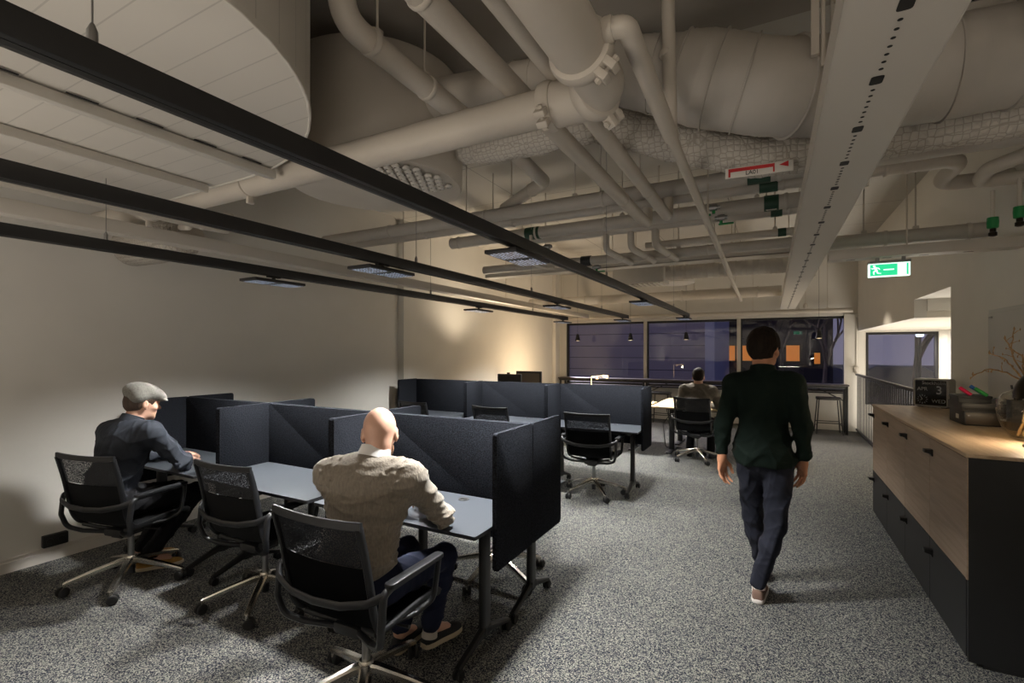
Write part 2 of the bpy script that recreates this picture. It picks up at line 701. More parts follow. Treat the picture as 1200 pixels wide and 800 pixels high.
bm = BM()
box(bm, XL - 0.3, XR, YB - 0.3, YW + 0.3, -0.25, 0.0)
struct('floor', bm, M['carpet'])

bm = BM()
box(bm, XL - 0.3, XR + 0.3, YB - 0.3, YSTEP, ZC, ZC + 0.25)
struct('ceiling', bm, M['ceil_dark'])
bm = BM()
box(bm, XL - 0.3, XS + 0.3, YSTEP, YW + 0.3, ZLOW, ZC + 0.25)
struct('ceiling_low', bm, M['ceil_panel'])

# left wall: long run, a shadow groove, a slightly proud pilaster, then the far run
bm = BM()
prism(bm, [(XL, YB), (XL, 5.50), (XL - 0.07, 5.52), (XL - 0.07, 5.64), (XL + 0.03, 5.66), (XL + 0.03, 5.94), (XL, 5.95), (XL, YW + 0.25),
           (XL - 0.3, YW + 0.25), (XL - 0.3, YB)], 0.0, ZC)
struct('wall_left', bm, M['wall'], smooth=0)
bm = BM()
box(bm, XL - 0.3, XR + 0.3, YB - 0.3, YB, 0, ZC)
struct('wall_back', bm, M['wall'])

# right wall, with the bulkhead that runs on over the stair opening
bm = BM()
box(bm, XR, XR + 0.25, YB, 6.13, 0, ZC)
struct('wall_right', bm, M['wall'])
bm = BM()
prism(bm, [(6.13, 2.243), (7.5, 2.243), (7.5, 2.02), (YW, 2.02), (YW, ZC), (6.13, ZC)], XR, XR + 0.12, axis='x')
struct('wall_bulkhead', bm, M['wall'], smooth=0)
bm = BM()
box(bm, XR + 0.12, XS, 7.5, YW, 2.02, 2.10)
struct('ceiling_soffit', bm, M['soffit'])
bm = BM()
box(bm, XR + 0.12, XS, 6.13, 7.5, 2.243, 2.32)
box(bm, XR + 0.12, XS, 7.46, 7.5, 2.10, 2.243)
struct('ceiling_upper_soffit', bm, M['wall'])
bm = BM()
box(bm, XS, XS + 0.25, 5.9, YW + 0.25, -1.7, ZC)
struct('wall_stair', bm, M['wall'])
bm = BM()
box(bm, XR + 0.25, XS, 5.9, 6.13, -1.7, ZC)
struct('wall_stair_end', bm, M['wall'])
bm = BM()
box(bm, XR - 0.02, XS, 6.13, YW + 0.2, -1.75, -1.6)
struct('floor_stairwell', bm, M['ceil_dark'])
bm = BM()
box(bm, XR - 0.02, XR, 6.13, YW, -1.6, -0.25)
struct('wall_slab_edge', bm, M['wall'])

# window wall: solid pieces round the openings
WX0, WX1, WZ0, WZ1 = -4.74, 1.35, 0.78, 2.335
SX0, SX1, SZ0, SZ1 = 1.66, 2.79, 0.55, 1.99
bm = BM()
T = YW + 0.22
box(bm, XL - 0.3, WX0, YW, T, -0.3, ZC)
box(bm, WX0, WX1, YW, T, -0.3, WZ0)
box(bm, WX0, WX1, YW, T, WZ1, ZC)
box(bm, WX1, SX0, YW, T, -1.7, ZC)
box(bm, SX0, SX1, YW, T, -1.7, SZ0)
box(bm, SX0, SX1, YW, T, SZ1, ZC)
box(bm, SX1, XS + 0.25, YW, T, -1.7, ZC)
struct('wall_window', bm, M['wall_far'], smooth=0)


def window(n, x0, x1, z0, z1):
    bm = BM()
    t = 0.05
    y0, y1 = YW + 0.04, YW + 0.12
    box(bm, x0, x0 + t, y0, y1, z0, z1, 0.004)
    box(bm, x1 - t, x1, y0, y1, z0, z1, 0.004)
    box(bm, x0 + t, x1 - t, y0, y1, z0, z0 + t, 0.004)
    box(bm, x0 + t, x1 - t, y0, y1, z1 - t, z1, 0.004)
    o = struct('window_%d' % n, bm, M['black_metal'])
    bm = BM()
    box(bm, x0 + t - 0.01, x1 - t + 0.01, YW + 0.07, YW + 0.09, z0 + t - 0.01, z1 - t + 0.01)
    g = obj('pane', bm, M['glass'], o, smooth=0)
    return o


MX = (-2.675, -0.62)
window(1, WX0, MX[0], WZ0, WZ1)
window(2, MX[0], MX[1], WZ0, WZ1)
window(3, MX[1], WX1, WZ0, WZ1)
window(4, SX0, SX1, SZ0, SZ1)
k = 0
for x in MX:
    k += 1
    bm = BM()
    box(bm, x - 0.055, x + 0.02, YW - 0.02, YW + 0.045, WZ0, WZ1, 0.004)
    struct('trim_%d' % k, bm, M['trunk'])
bm = BM()
box(bm, WX1 - 0.05, SX0 - 0.03, YW - 0.05, YW, 0, WZ1 + 0.03, 0.006)
struct('trim_3', bm, M['wall'])
bm = BM()
box(bm, WX0 - 0.02, WX1, YW - 0.09, YW, WZ0 - 0.03, WZ0, 0.004)
struct('trim_4', bm, M['black_metal'])
bm = BM()
box(bm, XL, XL + 0.09, 11.35, 11.47, 0, ZLOW, 0.008)
struct('trim_5', bm, M['wall'])

# baseboards
bm = BM()
prism(bm, [(XL, 0), (XL + 0.016, 0), (XL + 0.016, 0.075), (XL + 0.011, 0.08), (XL + 0.011, 0.098), (XL + 0.004, 0.105), (XL, 0.105)], YB, 5.5, axis='y')
struct('baseboard_left', bm, M['white_metal'], smooth=0)
bm = BM()
prism(bm, [(YW, 0), (YW - 0.016, 0), (YW - 0.016, 0.085), (YW - 0.006, 0.095), (YW, 0.095)], XL, WX1 - 0.05, axis='x')
struct('baseboard_window', bm, M['white_metal'], smooth=0)

# ------------------------------------------------------------------- wall bits
t = thing('wall_socket', 'small black double socket box low on the white wall by the flat-capped man\'s chair', 'socket', (XL, 1.63, 0.16))
bm = BM()
box(bm, 0, 0.045, -0.075, 0.075, -0.045, 0.045, 0.006)
obj('socket_box', bm, M['black_plastic'], t)
for dy in (-0.035, 0.035):
    bm = BM()
    lathe(bm, [(0.0, 0), (0.024, 0), (0.024, 0.004), (0.019, 0.004), (0.018, 0.001), (0.0, 0.001)], 20,
          M=Matrix.Translation((0.045, dy, 0)) @ Matrix.Rotation(rad(90), 4, 'Y'))
    obj('outlet', bm, M['black_metal'], t)

t = thing('conduit', 'white conduit dropping to a small white box beside the right end of the big window', 'conduit', (1.50, YW - 0.05, 1.24))
bm = BM()
box(bm, -0.045, 0.045, -0.04, 0, -0.06, 0.06, 0.008)
obj('junction_box', bm, M['white_metal'], t)
bm = BM()
cyl(bm, (0, -0.018, 0.06), (0, -0.018, 1.05), 0.012)
obj('tube', bm, M['white_metal'], t)

t = thing('electrical_cabinet', 'white flush cabinet door on the right wall behind the vase and branches', 'cabinet', (XR, 4.8, 1.5))
bm = BM()
box(bm, -0.02, 0, -0.62, 0.34, -0.55, 0.44, 0.003)
obj('cabinet_frame', bm, M['grey_panel'], t)
bm = BM()
box(bm, -0.032, -0.02, -0.58, 0.31, -0.52, 0.41, 0.004)
d = obj('cabinet_door', bm, M['grey_panel'], t)
bm = BM()
box(bm, -0.040, -0.032, 0.22, 0.28, 0.37, 0.385, 0.002)
obj('latch', bm, M['steel'], d)

# ------------------------------------------------------------------- balustrade
t = thing('balustrade', 'tall balustrade of dark upright slats guarding the stair opening on the right', 'balustrade', (1.50, 8.9, 0))
bm = BM()
box(bm, -0.022, 0.022, -2.72, 2.86, 1.13, 1.17, 0.004)
obj('handrail', bm, M['black_metal'], t)
bm = BM()
box(bm, -0.02, 0.02, -2.72, 2.86, 0.04, 0.07, 0.003)
obj('bottom_rail', bm, M['black_metal'], t)
y = -2.70
bm = BM()
box(bm, -0.005, 0.005, -0.016, 0.016, 0.0, 1.13, 0.002)
s0 = obj('slat', bm, M['black_metal'], t)
s0.location = (0, y, 0)
n_slat = 0
while y < 2.7:
    y += 0.13
    s = s0.copy()
    COL.objects.link(s)
    s.parent = t
    s.location = (0, y, 0)

# =================================================================== outside
bm = BM()
box(bm, -60, 60, YW + 0.3, 90, -0.9, -0.5)
struct('ground_outside', bm, mat('asphalt', (60, 62, 70), 0.8, bump=0.3, bscale=8, var=0.2, vscale=1.5))

facade = seamed('facade_panels', (150, 148, 156), 1.6, 0, 0.03)


def facade_mat():
    m = mat('facade_boards', (158, 152, 158), 0.7)
    nt, N, L, b = nodes_of(m)
    tc = N.new('ShaderNodeTexCoord')
    sep = N.new('ShaderNodeSeparateXYZ')
    L.new(tc.outputs['Object'], sep.inputs['Vector'])
    mo = N.new('ShaderNodeMath')
    mo.operation = 'FRACT'
    mu = N.new('ShaderNodeMath')
    mu.operation = 'MULTIPLY'
    mu.inputs[1].default_value = 1.7
    L.new(sep.outputs['Z'], mu.inputs[0])
    L.new(mu.outputs[0], mo.inputs[0])
    lt = N.new('ShaderNodeMath')
    lt.operation = 'LESS_THAN'
    lt.inputs[1].default_value = 0.06
    L.new(mo.outputs[0], lt.inputs[0])
    mix = N.new('ShaderNodeMix')
    mix.data_type = 'RGBA'
    mix.inputs['A'].default_value = lin((176, 166, 172))
    mix.inputs['B'].default_value = lin((96, 92, 100))
    L.new(lt.outputs[0], mix.inputs['Factor'])
    L.new(mix.outputs['Result'], b.inputs['Base Color'])
    return m


t = thing('neighbouring_building', 'pale boarded building across the street, left of the window post', 'building', (-9.9, 24, -0.5))
bm = BM()
box(bm, -8.5, 7.25, 0, 8, 0, 7.5)
obj('facade', bm, facade_mat(), t, smooth=0)
bm = BM()
box(bm, 7.25, 7.65, -0.6, 8, 0, 7.6)
obj('corner_pier', bm, mat('pier_render', (196, 198, 214), 0.8), t, smooth=0)
bm = BM()
box(bm, -8.8, 7.6, -0.9, 8.3, 7.6, 7.9)
obj('roof_edge', bm, M['black_metal'], t, smooth=0)

t = thing('reflection_backdrop', 'added dark building with orange panes imitating reflected lamps, seen past the walking man', 'building', (1.0, 34, -0.5))  # added block; its orange panes stand in for lampshades reflected in the glass
bm = BM()
box(bm, -5.6, 2.2, 0, 8, 0, 4.2)
obj('backdrop_wall', bm, mat('dark_render', (58, 56, 66), 0.8), t, smooth=0)
bm = BM()
box(bm, -5.8, 2.4, -0.5, 8.4, 4.2, 4.5)
obj('roof', bm, M['black_metal'], t, smooth=0)
for x0, x1, z0, z1 in ((-3.95, -3.05, 1.5, 2.45), (-2.95, -2.05, 1.5, 2.45), (-0.2, 0.5, 1.5, 2.45), (1.25, 1.55, 1.35, 2.0)):
    bm = BM()
    box(bm, x0 - 0.08, x1 + 0.08, -0.06, 0.02, z0 - 0.08, z1 + 0.08)
    f = obj('window_frame', bm, M['black_metal'], t, smooth=0)
    bm = BM()
    box(bm, x0, x1, -0.08, -0.06, z0, z1)
    obj('reflection_pane', bm, M['glow_orange'], f, smooth=0)


def bare_tree(loc, h, seed, label):
    rnd = random.Random(seed)
    t = thing('bare_tree', label, 'tree', loc, 0, 'bare trees outside the windows')
    tb = BM()
    bb = BM()

    def grow(p, d, L, r, depth):
        q = p + d * L
        mid = (p + q) / 2 + Vector((rnd.uniform(-1, 1), rnd.uniform(-1, 1), rnd.uniform(-1, 1))) * L * 0.06
        tube(tb if depth == 0 else bb, [p, mid, q], [r, r * 0.85, r * 0.7], seg=7 if depth < 2 else 4, cap=False)
        if depth > 4:
            return
        for i in range(3 if depth < 4 else 2):
            ax = Vector((rnd.uniform(-1, 1), rnd.uniform(-1, 1), rnd.uniform(-0.2, 0.5))).normalized()
            nd = (d + ax * rnd.uniform(0.45, 0.85)).normalized()
            grow(q - d * L * rnd.uniform(0, 0.3), nd, L * rnd.uniform(0.6, 0.78), r * 0.62, depth + 1)
    grow(Vector((0, 0, 0)), Vector((0, 0, 1)), h * 0.32, h * 0.014, 0)
    m = mat('bark_dusk', (74, 66, 68), 0.9)
    obj('trunk', tb, m, t)
    obj('branches', bb, m, t)


bare_tree((1.7, 20.0, -0.5), 6.5, 3, 'bare dark tree outside behind the right part of the big window')
bare_tree((0.4, 27.0, -0.5), 7.5, 5, 'bare tree outside above the orange reflection panes')
bare_tree((5.0, 24.0, -0.5), 7.0, 8, 'bare tree outside the smaller window over the stairs')

t = thing('street_lamp', 'street lamp with a bright white head outside the smaller stair window', 'street lamp', (4.33, 20.5, -0.95))
bm = BM()
tube(bm, [(0, 0, 0), (0, 0, 3.1)], [0.06, 0.04], seg=10)
obj('pole', bm, M['black_metal'], t)
bm = BM()
lathe(bm, [(0.0, 3.02), (0.10, 3.05), (0.13, 3.18), (0.09, 3.3), (0, 3.34)], 16)
obj('lamp_head', bm, M['glow_street'], t)
t = thing('traffic_light', 'small green signal light on a pole outside the stair window', 'traffic light', (4.45, 21.5, -0.9))
bm = BM()
tube(bm, [(0, 0, 0), (0, 0, 3.6)], 0.05, seg=8)
obj('pole', bm, M['black_metal'], t)
bm = BM()
box(bm, -0.12, 0.12, -0.1, 0.1, 3.3, 3.85, 0.02)
b_ = obj('signal_box', bm, M['black_metal'], t)
bm = BM()
lathe(bm, [(0, 0), (0.085, 0), (0.06, 0.03), (0, 0.04)], 14, M=Matrix.Translation((0, -0.1, 3.45)) @ Matrix.Rotation(rad(90), 4, 'X'))
obj('green_light', bm, M['sign_green'], b_)
t = thing('car', 'parked car outside the stair window with red tail lights', 'car', (5.4, 28.5, -0.5))
bm = BM()
prism(bm, [(-2.1, 0.35), (2.1, 0.35), (2.15, 0.8), (1.2, 0.95), (0.6, 1.42), (-1.1, 1.45), (-1.9, 1.0), (-2.15, 0.9)], -0.85, 0.85, axis='y', bev=0.08)
obj('body', bm, mat('car_paint', (70, 74, 86), 0.3), t)
for x in (-1.3, 1.3):
    for y in (-0.85, 0.85):
        bm = BM()
        lathe(bm, [(0, -0.1), (0.33, -0.1), (0.33, 0.1), (0, 0.1)], 20, M=Matrix.Translation((x, y, 0.33)) @ Matrix.Rotation(rad(90), 4, 'X'))
        obj('wheel', bm, M['rubber'], t)
for x in (-2.0, 1.9):
    bm = BM()
    box(bm, x - 0.16, x + 0.16, -0.93, -0.85, 0.72, 0.84, 0.01)
    obj('tail_light', bm, M['glow_red'], t)
# =================================================================== services under the ceiling
PM, PG = M['pipe'], M['pipe_grey']


def collar(parent, p, d, r, w=0.03, m=None, name='pipe_collar'):
    d = Vector(d).normalized()
    p = Vector(p)
    bm = BM()
    tube(bm, [p - d * w / 2, p - d * w * 0.3, p + d * w * 0.3, p + d * w / 2], [r * 0.98, r * 1.05, r * 1.05, r * 0.98], seg=24)
    return obj(name, bm, m or PM, parent)


def hanger(parent, p, ztop, r, m=None):
    """clamp ring round a pipe and a rod up to the slab"""
    bm = BM()
    cyl(bm, (p[0], p[1], p[2] + r), (p[0], p[1], ztop), 0.006, 8)
    box(bm, p[0] - 0.02, p[0] + 0.02, p[1] - 0.02, p[1] + 0.02, p[2] + r - 0.004, p[2] + r + 0.02, 0.003)
    return obj('hanger_rod', bm, m or PM, parent)


def pipe(name, label, pts, r, bend=0.0, collars=(), hangers=(), m=None, seg=20, cat='pipe', group=None, cm=None):
    m = m or PM
    t = thing(name, label, cat, (0, 0, 0), 0, group)
    bm = BM()
    tube(bm, pts, r, seg=seg, bend=bend, bseg=8)
    obj('pipe_run', bm, m, t)
    for p, d in collars:
        collar(t, p, d, r * 1.06, max(0.025, r * 0.5), cm or m)
    for p, z in hangers:
        hanger(t, p, z, r, m)
    return t


# ---- the big welded pipe with grooved couplings (comes forward, turns left)
t = thing('sprinkler_main', 'thick cream main pipe with bolted couplings turning left under the duct', 'pipe')
bm = BM()
tube(bm, [(-0.56, -2.5, 2.62), (-0.56, 1.52, 2.62)], 0.092, seg=28)
obj('main_run', bm, PM, t)
bm = BM()
tube(bm, [(-0.56, 1.5, 2.62), (-0.56, 1.82, 2.62), (-0.78, 1.82, 2.62)], 0.088, seg=28, bend=0.11, bseg=10)
obj('elbow', bm, PM, t)
bm = BM()
tube(bm, [(-0.76, 1.82, 2.62), (-4.6, 1.80, 2.62)], 0.076, seg=28)
obj('branch_run', bm, PM, t)


def coupling(parent, p, axis, r):
    """two-piece grooved coupling with bolt lugs"""
    p, d = Vector(p), Vector(axis).normalized()
    bm = BM()
    tube(bm, [p - d * 0.032, p - d * 0.026, p - d * 0.010, p + d * 0.010, p + d * 0.026, p + d * 0.032],
         [r * 1.02, r * 1.16, r * 1.22, r * 1.22, r * 1.16, r * 1.02], seg=32)
    side = d.cross(Vector((0, 0, 1))).normalized()
    for s in (-1, 1):
        q = p + (Vector((0, 0, -0.75)) * s + side * 0.75 * s).normalized() * r * 1.32
        R = (q - p).normalized()
        F = R.cross(d).normalized()
        Mx = Matrix(((d.x, F.x, R.x, q.x), (d.y, F.y, R.y, q.y), (d.z, F.z, R.z, q.z), (0, 0, 0, 1)))
        box(bm, -0.024, 0.024, -0.034, -0.006, -0.03, 0.03, 0.006, M=Mx)
        box(bm, -0.024, 0.024, 0.006, 0.034, -0.03, 0.03, 0.006, M=Mx)
    o = obj('coupling', bm, PM, parent)
    for s in (-1, 1):
        bm = BM()
        q = p + (Vector((0, 0, -0.75)) * s + side * 0.75 * s).normalized() * r * 1.36
        R = (q - p).normalized()
        F = R.cross(d).normalized()
        tube(bm, [q - F * 0.05, q + F * 0.05], 0.007, seg=8)
        tube(bm, [q - F * 0.048, q - F * 0.036], 0.013, seg=6)
        tube(bm, [q + F * 0.036, q + F * 0.048], 0.013, seg=6)
        obj('bolt', bm, PM, o)


coupling(t, (-0.56, 1.53, 2.62), (0, 1, 0), 0.092)
coupling(t, (-0.60, 1.80, 2.62), (-1, 0.75, 0), 0.088)
coupling(t, (-0.80, 1.82, 2.62), (1, 0, 0), 0.08)
for x in (-2.75, -3.9):
    collar(t, (x, 1.81, 2.62), (1, 0, 0), 0.08, 0.02, name='pipe_clip')
    bm = BM()
    box(bm, x - 0.012, x + 0.012, 1.79, 1.83, 2.50, 2.545, 0.004)
    obj('clip_lug', bm, PM, t)
    hanger(t, (x, 1.81, 2.62), ZC, 0.076)
bm = BM()
tube(bm, [(-0.48, 1.50, 2.64), (-0.40, 1.50, 2.64), (-0.40, 1.62, 2.63), (-0.405, 2.30, 2.60)], 0.034, seg=18, bend=0.06)
obj('side_branch', bm, PM, t)
collar(t, (-0.455, 1.50, 2.64), (1, 0, 0), 0.038, 0.03)

pipe('branch_pipe', 'thin straight cream pipe running away from the big elbow toward the window',
     [(-0.405, 2.26, 2.602), (-0.47, 9.3, 2.50)], 0.025, collars=[((-0.405, 2.30, 2.60), (0, 1, 0)), ((-0.43, 5.2, 2.558), (0, 1, 0))],
     hangers=[((-0.42, 3.9, 2.578), ZLOW), ((-0.455, 7.6, 2.524), ZLOW)], seg=14)
pipe('riser_pipe', 'short upright cream pipe dropping from the slab onto the thin branch pipe',
     [(-0.43, 2.32, ZC), (-0.41, 2.32, 2.63)], 0.030, collars=[((-0.429, 2.32, 3.0), (0, 0, 1))], seg=16)

# ---- pipes that run away from the camera, left of the main
pipe('heating_pipe', 'left of two cream pipes running under the ducts to an upward elbow',
     [(-0.97, -2.5, 2.74), (-0.97, 4.34, 2.74), (-0.97, 4.34, 2.90)], 0.047, bend=0.09,
     collars=[((-0.97, 3.55, 2.74), (0, 1, 0)), ((-0.97, 1.2, 2.74), (0, 1, 0))], hangers=[((-0.97, 0.2, 2.74), ZC)], group=None)
pipe('heating_pipe', 'right of two cream pipes running under the ducts to an upward elbow',
     [(-0.765, -2.5, 2.74), (-0.765, 4.20, 2.74), (-0.765, 4.20, 2.90)], 0.042, bend=0.09,
     collars=[((-0.765, 3.45, 2.74), (0, 1, 0))], hangers=[((-0.765, 0.4, 2.74), ZC)])
pipe('drain_pipe', 'cream pipe dropping from the slab and bending away above the ventilation drum',
     [(-1.60, 1.46, ZC), (-1.60, 1.46, 3.02), (-1.585, 2.36, 2.98)], 0.058, bend=0.12,
     collars=[((-1.59, 1.62, 3.01), (0, 1, 0)), ((-1.588, 2.02, 2.995), (0, 1, 0))],
     hangers=[((-1.59, 1.66, 3.01), ZC), ((-1.588, 2.0, 2.995), ZC)])

# ---- ventilation drum, its duct, the big flexible bend
t = thing('ventilation_drum', 'large round cream ventilation drum with a nozzle underside', 'ventilation drum', (-2.47, 2.58, 0))
bm = BM()
lathe(bm, [(0.0, 2.78), (0.585, 2.78), (0.60, 2.80), (0.60, 3.47), (0.585, 3.5), (0.0, 3.5)], 64)
obj('drum_body', bm, PM, t)
bm = BM()
n = 0
for i in range(-8, 9):
    for j in range(-8, 9):
        x, y = i * 0.066 + (j % 2) * 0.033, j * 0.058
        if x * x + y * y < 0.53 ** 2 and x > -0.04 and y < 0.22:
            lathe(bm, [(0.0, 0.004), (0.018, 0.0), (0.026, -0.012), (0.022, -0.024), (0.012, -0.028), (0.012, -0.008), (0, -0.008)], 10, c=(x, y, 2.776))
obj('nozzles', bm, M['white_metal'], t)
for x, y in ((-0.58, -0.3), (0.25, 0.58)):
    bm = BM()
    cyl(bm, (x, y, 2.9), (x, y, ZC), 0.008, 8)
    obj('hanger_rod', bm, PM, t)

t = thing('ventilation_duct', 'round cream duct from the drum swelling into a big ribbed flexible bend to the right', 'duct')
bm = BM()
tube(bm, [(-1.98, 2.52, 3.23), (-0.72, 2.50, 3.10)], 0.135, seg=32)
obj('duct_run', bm, PM, t)
for x in (-1.32, -1.18, -0.98):
    collar(t, (x, 2.51, 3.23 - (x + 1.98) * 0.103), (1.26, -0.02, -0.13), 0.134, 0.010)
path = fillet([(-0.74, 2.50, 3.10), (-0.42, 2.55, 3.01), (0.02, 2.62, 2.86), (0.42, 2.86, 2.90), (XR, 2.95, 2.92)], 0.5, 8)
fine = []
for a, b in zip(path, path[1:]):
    k = max(1, int((b - a).length / 0.012))
    fine += [a.lerp(b, i / k) for i in range(k)]
fine.append(path[-1])
rr = []
for i, p in enumerate(fine):
    s = i / (len(fine) - 1)
    base = 0.15 + 0.065 * min(1, s / 0.22)
    ph = (i * 0.012) % 0.085
    rr.append(base + (0.0022 if ph < 0.014 else 0.0) + 0.0035 * math.sin(i * 0.17))
bm = BM()
tube(bm, fine, rr, seg=40)
obj('flexible_bend', bm, PG, t, smooth=60)
for i in (18, 34, 48, 60, 72, 88, 104, 122, 142):
    p = fine[min(i, len(fine) - 2)]
    d = fine[min(i + 1, len(fine) - 1)] - p
    collar(t, p, d, rr[min(i, len(rr) - 1)] + 0.001, 0.010, PG, 'joint_band')
for i, zz in ((78, 3.3), (140, ZC)):
    p = fine[min(i, len(fine) - 1)]
    bm = BM()
    box(bm, p.x - 0.014, p.x + 0.014, p.y - 0.30, p.y - 0.27, p.z, ZC)
    cyl(bm, (p.x + 0.03, p.y - 0.285, p.z - 0.05), (p.x + 0.03, p.y - 0.285, ZC), 0.008, 8)
    obj('support_strut', bm, M['steel'] if False else PM, t)

# ---- lagged pipe in wire netting
t = thing('lagged_pipe', 'lumpy lagged pipe wrapped in hexagonal wire netting below the flexible duct', 'pipe')
path = fillet([(-1.84, 2.74, 2.97), (-0.9, 2.74, 2.95), (-0.42, 2.92, 2.80), (-0.08, 2.96, 2.67), (0.20, 3.02, 2.68), (0.55, 3.2, 2.75), (XR, 3.22, 2.76)], 0.25, 6)
fine = []
for a, b in zip(path, path[1:]):
    k = max(1, int((b - a).length / 0.02))
    fine += [a.lerp(b, i / k) for i in range(k)]
fine.append(path[-1])
rnd = random.Random(4)
fr = frames(fine)
bm = BM()
rings = []
SEG = 28
for i, (p, T_, N_, B_) in enumerate(fr):
    e = min(i, len(fr) - 1 - i)
    base = 0.105 * (0.82 if i < 6 else 1.0)
    rings.append([bm.verts.new(p + (N_ * math.cos(2 * PI * k / SEG) + B_ * math.sin(2 * PI * k / SEG)) *
                               (base * (1 + 0.035 * math.sin(i * 0.47 + k * 0.9) + 0.03 * math.sin(i * 0.13 - k * 0.5) + rnd.uniform(-0.022, 0.022)))) for k in range(SEG)])
for a, b in zip(rings, rings[1:]):
    for k in range(SEG):
        bm.faces.new((a[k], a[(k + 1) % SEG], b[(k + 1) % SEG], b[k]))
bm.faces.new(rings[0][::-1])
bm.faces.new(rings[-1])
obj('lagging', bm, M['wire_wrap'], t, smooth=180)
bm = BM()
tube(bm, [(-1.90, 2.74, 2.97), (-1.80, 2.74, 2.97)], 0.05, seg=16)
obj('bare_end', bm, PM, t)

t = thing('pipe_sign', 'white strip sign reading LA01 with a red arrow, fixed under the lagged pipe', 'sign', (-0.06, 2.86, 2.575), rad(4))
bm = BM()
box(bm, -0.16, 0.16, -0.002, 0.003, -0.028, 0.028, 0.001)
o = obj('sign_plate', bm, M['white_label'], t)
bm = BM()
box(bm, -0.145, 0.075, -0.0032, -0.002, 0.004, 0.022)
box(bm, -0.145, -0.135, -0.0032, -0.002, -0.022, 0.004)
box(bm, 0.067, 0.075, -0.0032, -0.002, -0.022, 0.004)
prism(bm, [(0.095, 0.010), (0.138, 0.026), (0.138, -0.004)], -0.0032, -0.002, axis='y')
obj('red_print', bm, M['red'], o)
text_mesh('lettering', 'LA01', 0.03, M['black_print'], o, Matrix.Translation((-0.03, -0.0035, -0.010)) @ Matrix.Rotation(rad(90), 4, 'X'))
for x in (-0.13, 0.13):
    bm = BM()
    cyl(bm, (x, 0.002, 0.02), (x, 0.03, 0.12), 0.003, 6)
    obj('wire_tie', bm, PM, t)

# ---- cross pipes beyond the rails (all run left-right)
cross = [
    # y, z, r, x0, x1, label
    (3.95, 2.90, 0.060, -4.6, XR, 'first cream pipe of the cross-running set, nearest the lagged pipe'),
    (4.32, 2.925, 0.050, -4.6, 0.62, 'second cream pipe of the cross-running set, just beyond the nearest one'),
    (4.66, 2.875, 0.062, -3.3, 0.45, 'third cream pipe of the cross-running set, above the three dropping elbows'),
    (4.92, 2.865, 0.045, -2.6, 0.5, 'fourth, slimmer cream pipe of the cross-running set'),
    (5.30, 2.755, 0.036, -1.2, 0.45, 'fifth cross-running pipe, glossy and slim, beyond the dropping elbows'),
]
for i, (y, z, r, x0, x1, lb) in enumerate(cross):
    cols = [((x, y, z), (1, 0, 0)) for x in (-3.6 + 0.2 * i, -2.4 + 0.1 * i, -1.25 - 0.1 * i, 0.05 + 0.03 * i) if x0 < x < x1]
    hg = [((x, y, z), ZLOW) for x in (-3.0 + 0.13 * i, -1.5 + 0.11 * i, -0.25 + 0.07 * i) if x0 < x < x1]
    pipe('cross_pipe', lb, [(x0, y, z), (x1, y, z)], r, collars=cols, hangers=hg, m=PG if i != 4 else PM)
pipe('cross_pipe', 'lagged pale pipe that ends in the right wall above the exit sign', [(0.45, 5.1, 2.57), (XR, 5.1, 2.57)], 0.06, m=PG,
     collars=[((0.85, 5.1, 2.57), (1, 0, 0)), ((1.38, 5.1, 2.57), (1, 0, 0))], hangers=[((1.05, 5.1, 2.57), ZLOW), ((0.7, 5.1, 2.57), ZLOW)])
pipe('cross_pipe', 'pale pipe beyond the dropping elbows, left part of the ceiling', [(-3.4, 5.55, 2.70), (0.4, 5.55, 2.70)], 0.052, m=PG,
     collars=[((x, 5.55, 2.70), (1, 0, 0)) for x in (-2.9, -1.6, -0.6)], hangers=[((x, 5.55, 2.70), ZLOW) for x in (-2.5, -0.9)])
t = thing('cable_tray', 'flat pale cable tray slung across the ceiling beyond the pipes', 'cable tray', (-1.2, 6.0, 2.66))
bm = BM()
box(bm, -2.4, 1.6, -0.10, 0.10, 0.0, 0.008)
box(bm, -2.4, 1.6, -0.10, -0.094, 0.0, 0.05)
box(bm, -2.4, 1.6, 0.094, 0.10, 0.0, 0.05)
obj('tray', bm, M['trunk'], t)
for x in (-1.9, -0.6, 0.8):
    bm = BM()
    cyl(bm, (x, 0.09, 0.04), (x, 0.09, ZLOW - 2.66), 0.006, 8)
    obj('hanger_rod', bm, PM, t)

# three dropping elbows
for i, x in enumerate((-1.52, -1.26, -1.02)):
    y0, z0 = 4.92, 2.865
    pipe('drop_elbow', ['left', 'middle', 'right'][i] + ' one of the three short lagged elbows hanging below the cross pipes',
         [(x, y0, z0), (x, y0 - 0.02, z0 - 0.20), (x + 0.10, y0 + 0.62, z0 - 0.235)], 0.034, bend=0.08, m=PG, collars=[((x + 0.06, y0 + 0.35, z0 - 0.222), (0.1, 0.62, -0.02))])

# right-hand return bends
pipe('return_bend', 'cream pipe bend at the right end of the cross pipes, nearer the beam',
     [(0.62, 4.32, 2.925), (1.15, 4.32, 2.925), (1.10, 4.76, 2.88), (XR, 4.76, 2.88)], 0.052, bend=0.13,
     collars=[((0.72, 4.32, 2.925), (1, 0, 0)), ((0.84, 4.32, 2.925), (1, 0, 0)), ((1.36, 4.76, 2.88), (1, 0, 0))], group=None)
pipe('return_bend', 'cream pipe bend at the right end of the cross pipes, nearer the right wall',
     [(1.46, 3.99, 2.83), (1.24, 4.22, 2.80), (1.26, 4.47, 2.79), (XR, 4.49, 2.79)], 0.045, bend=0.10, collars=[((1.38, 4.075, 2.82), (-0.22, 0.23, -0.03))])

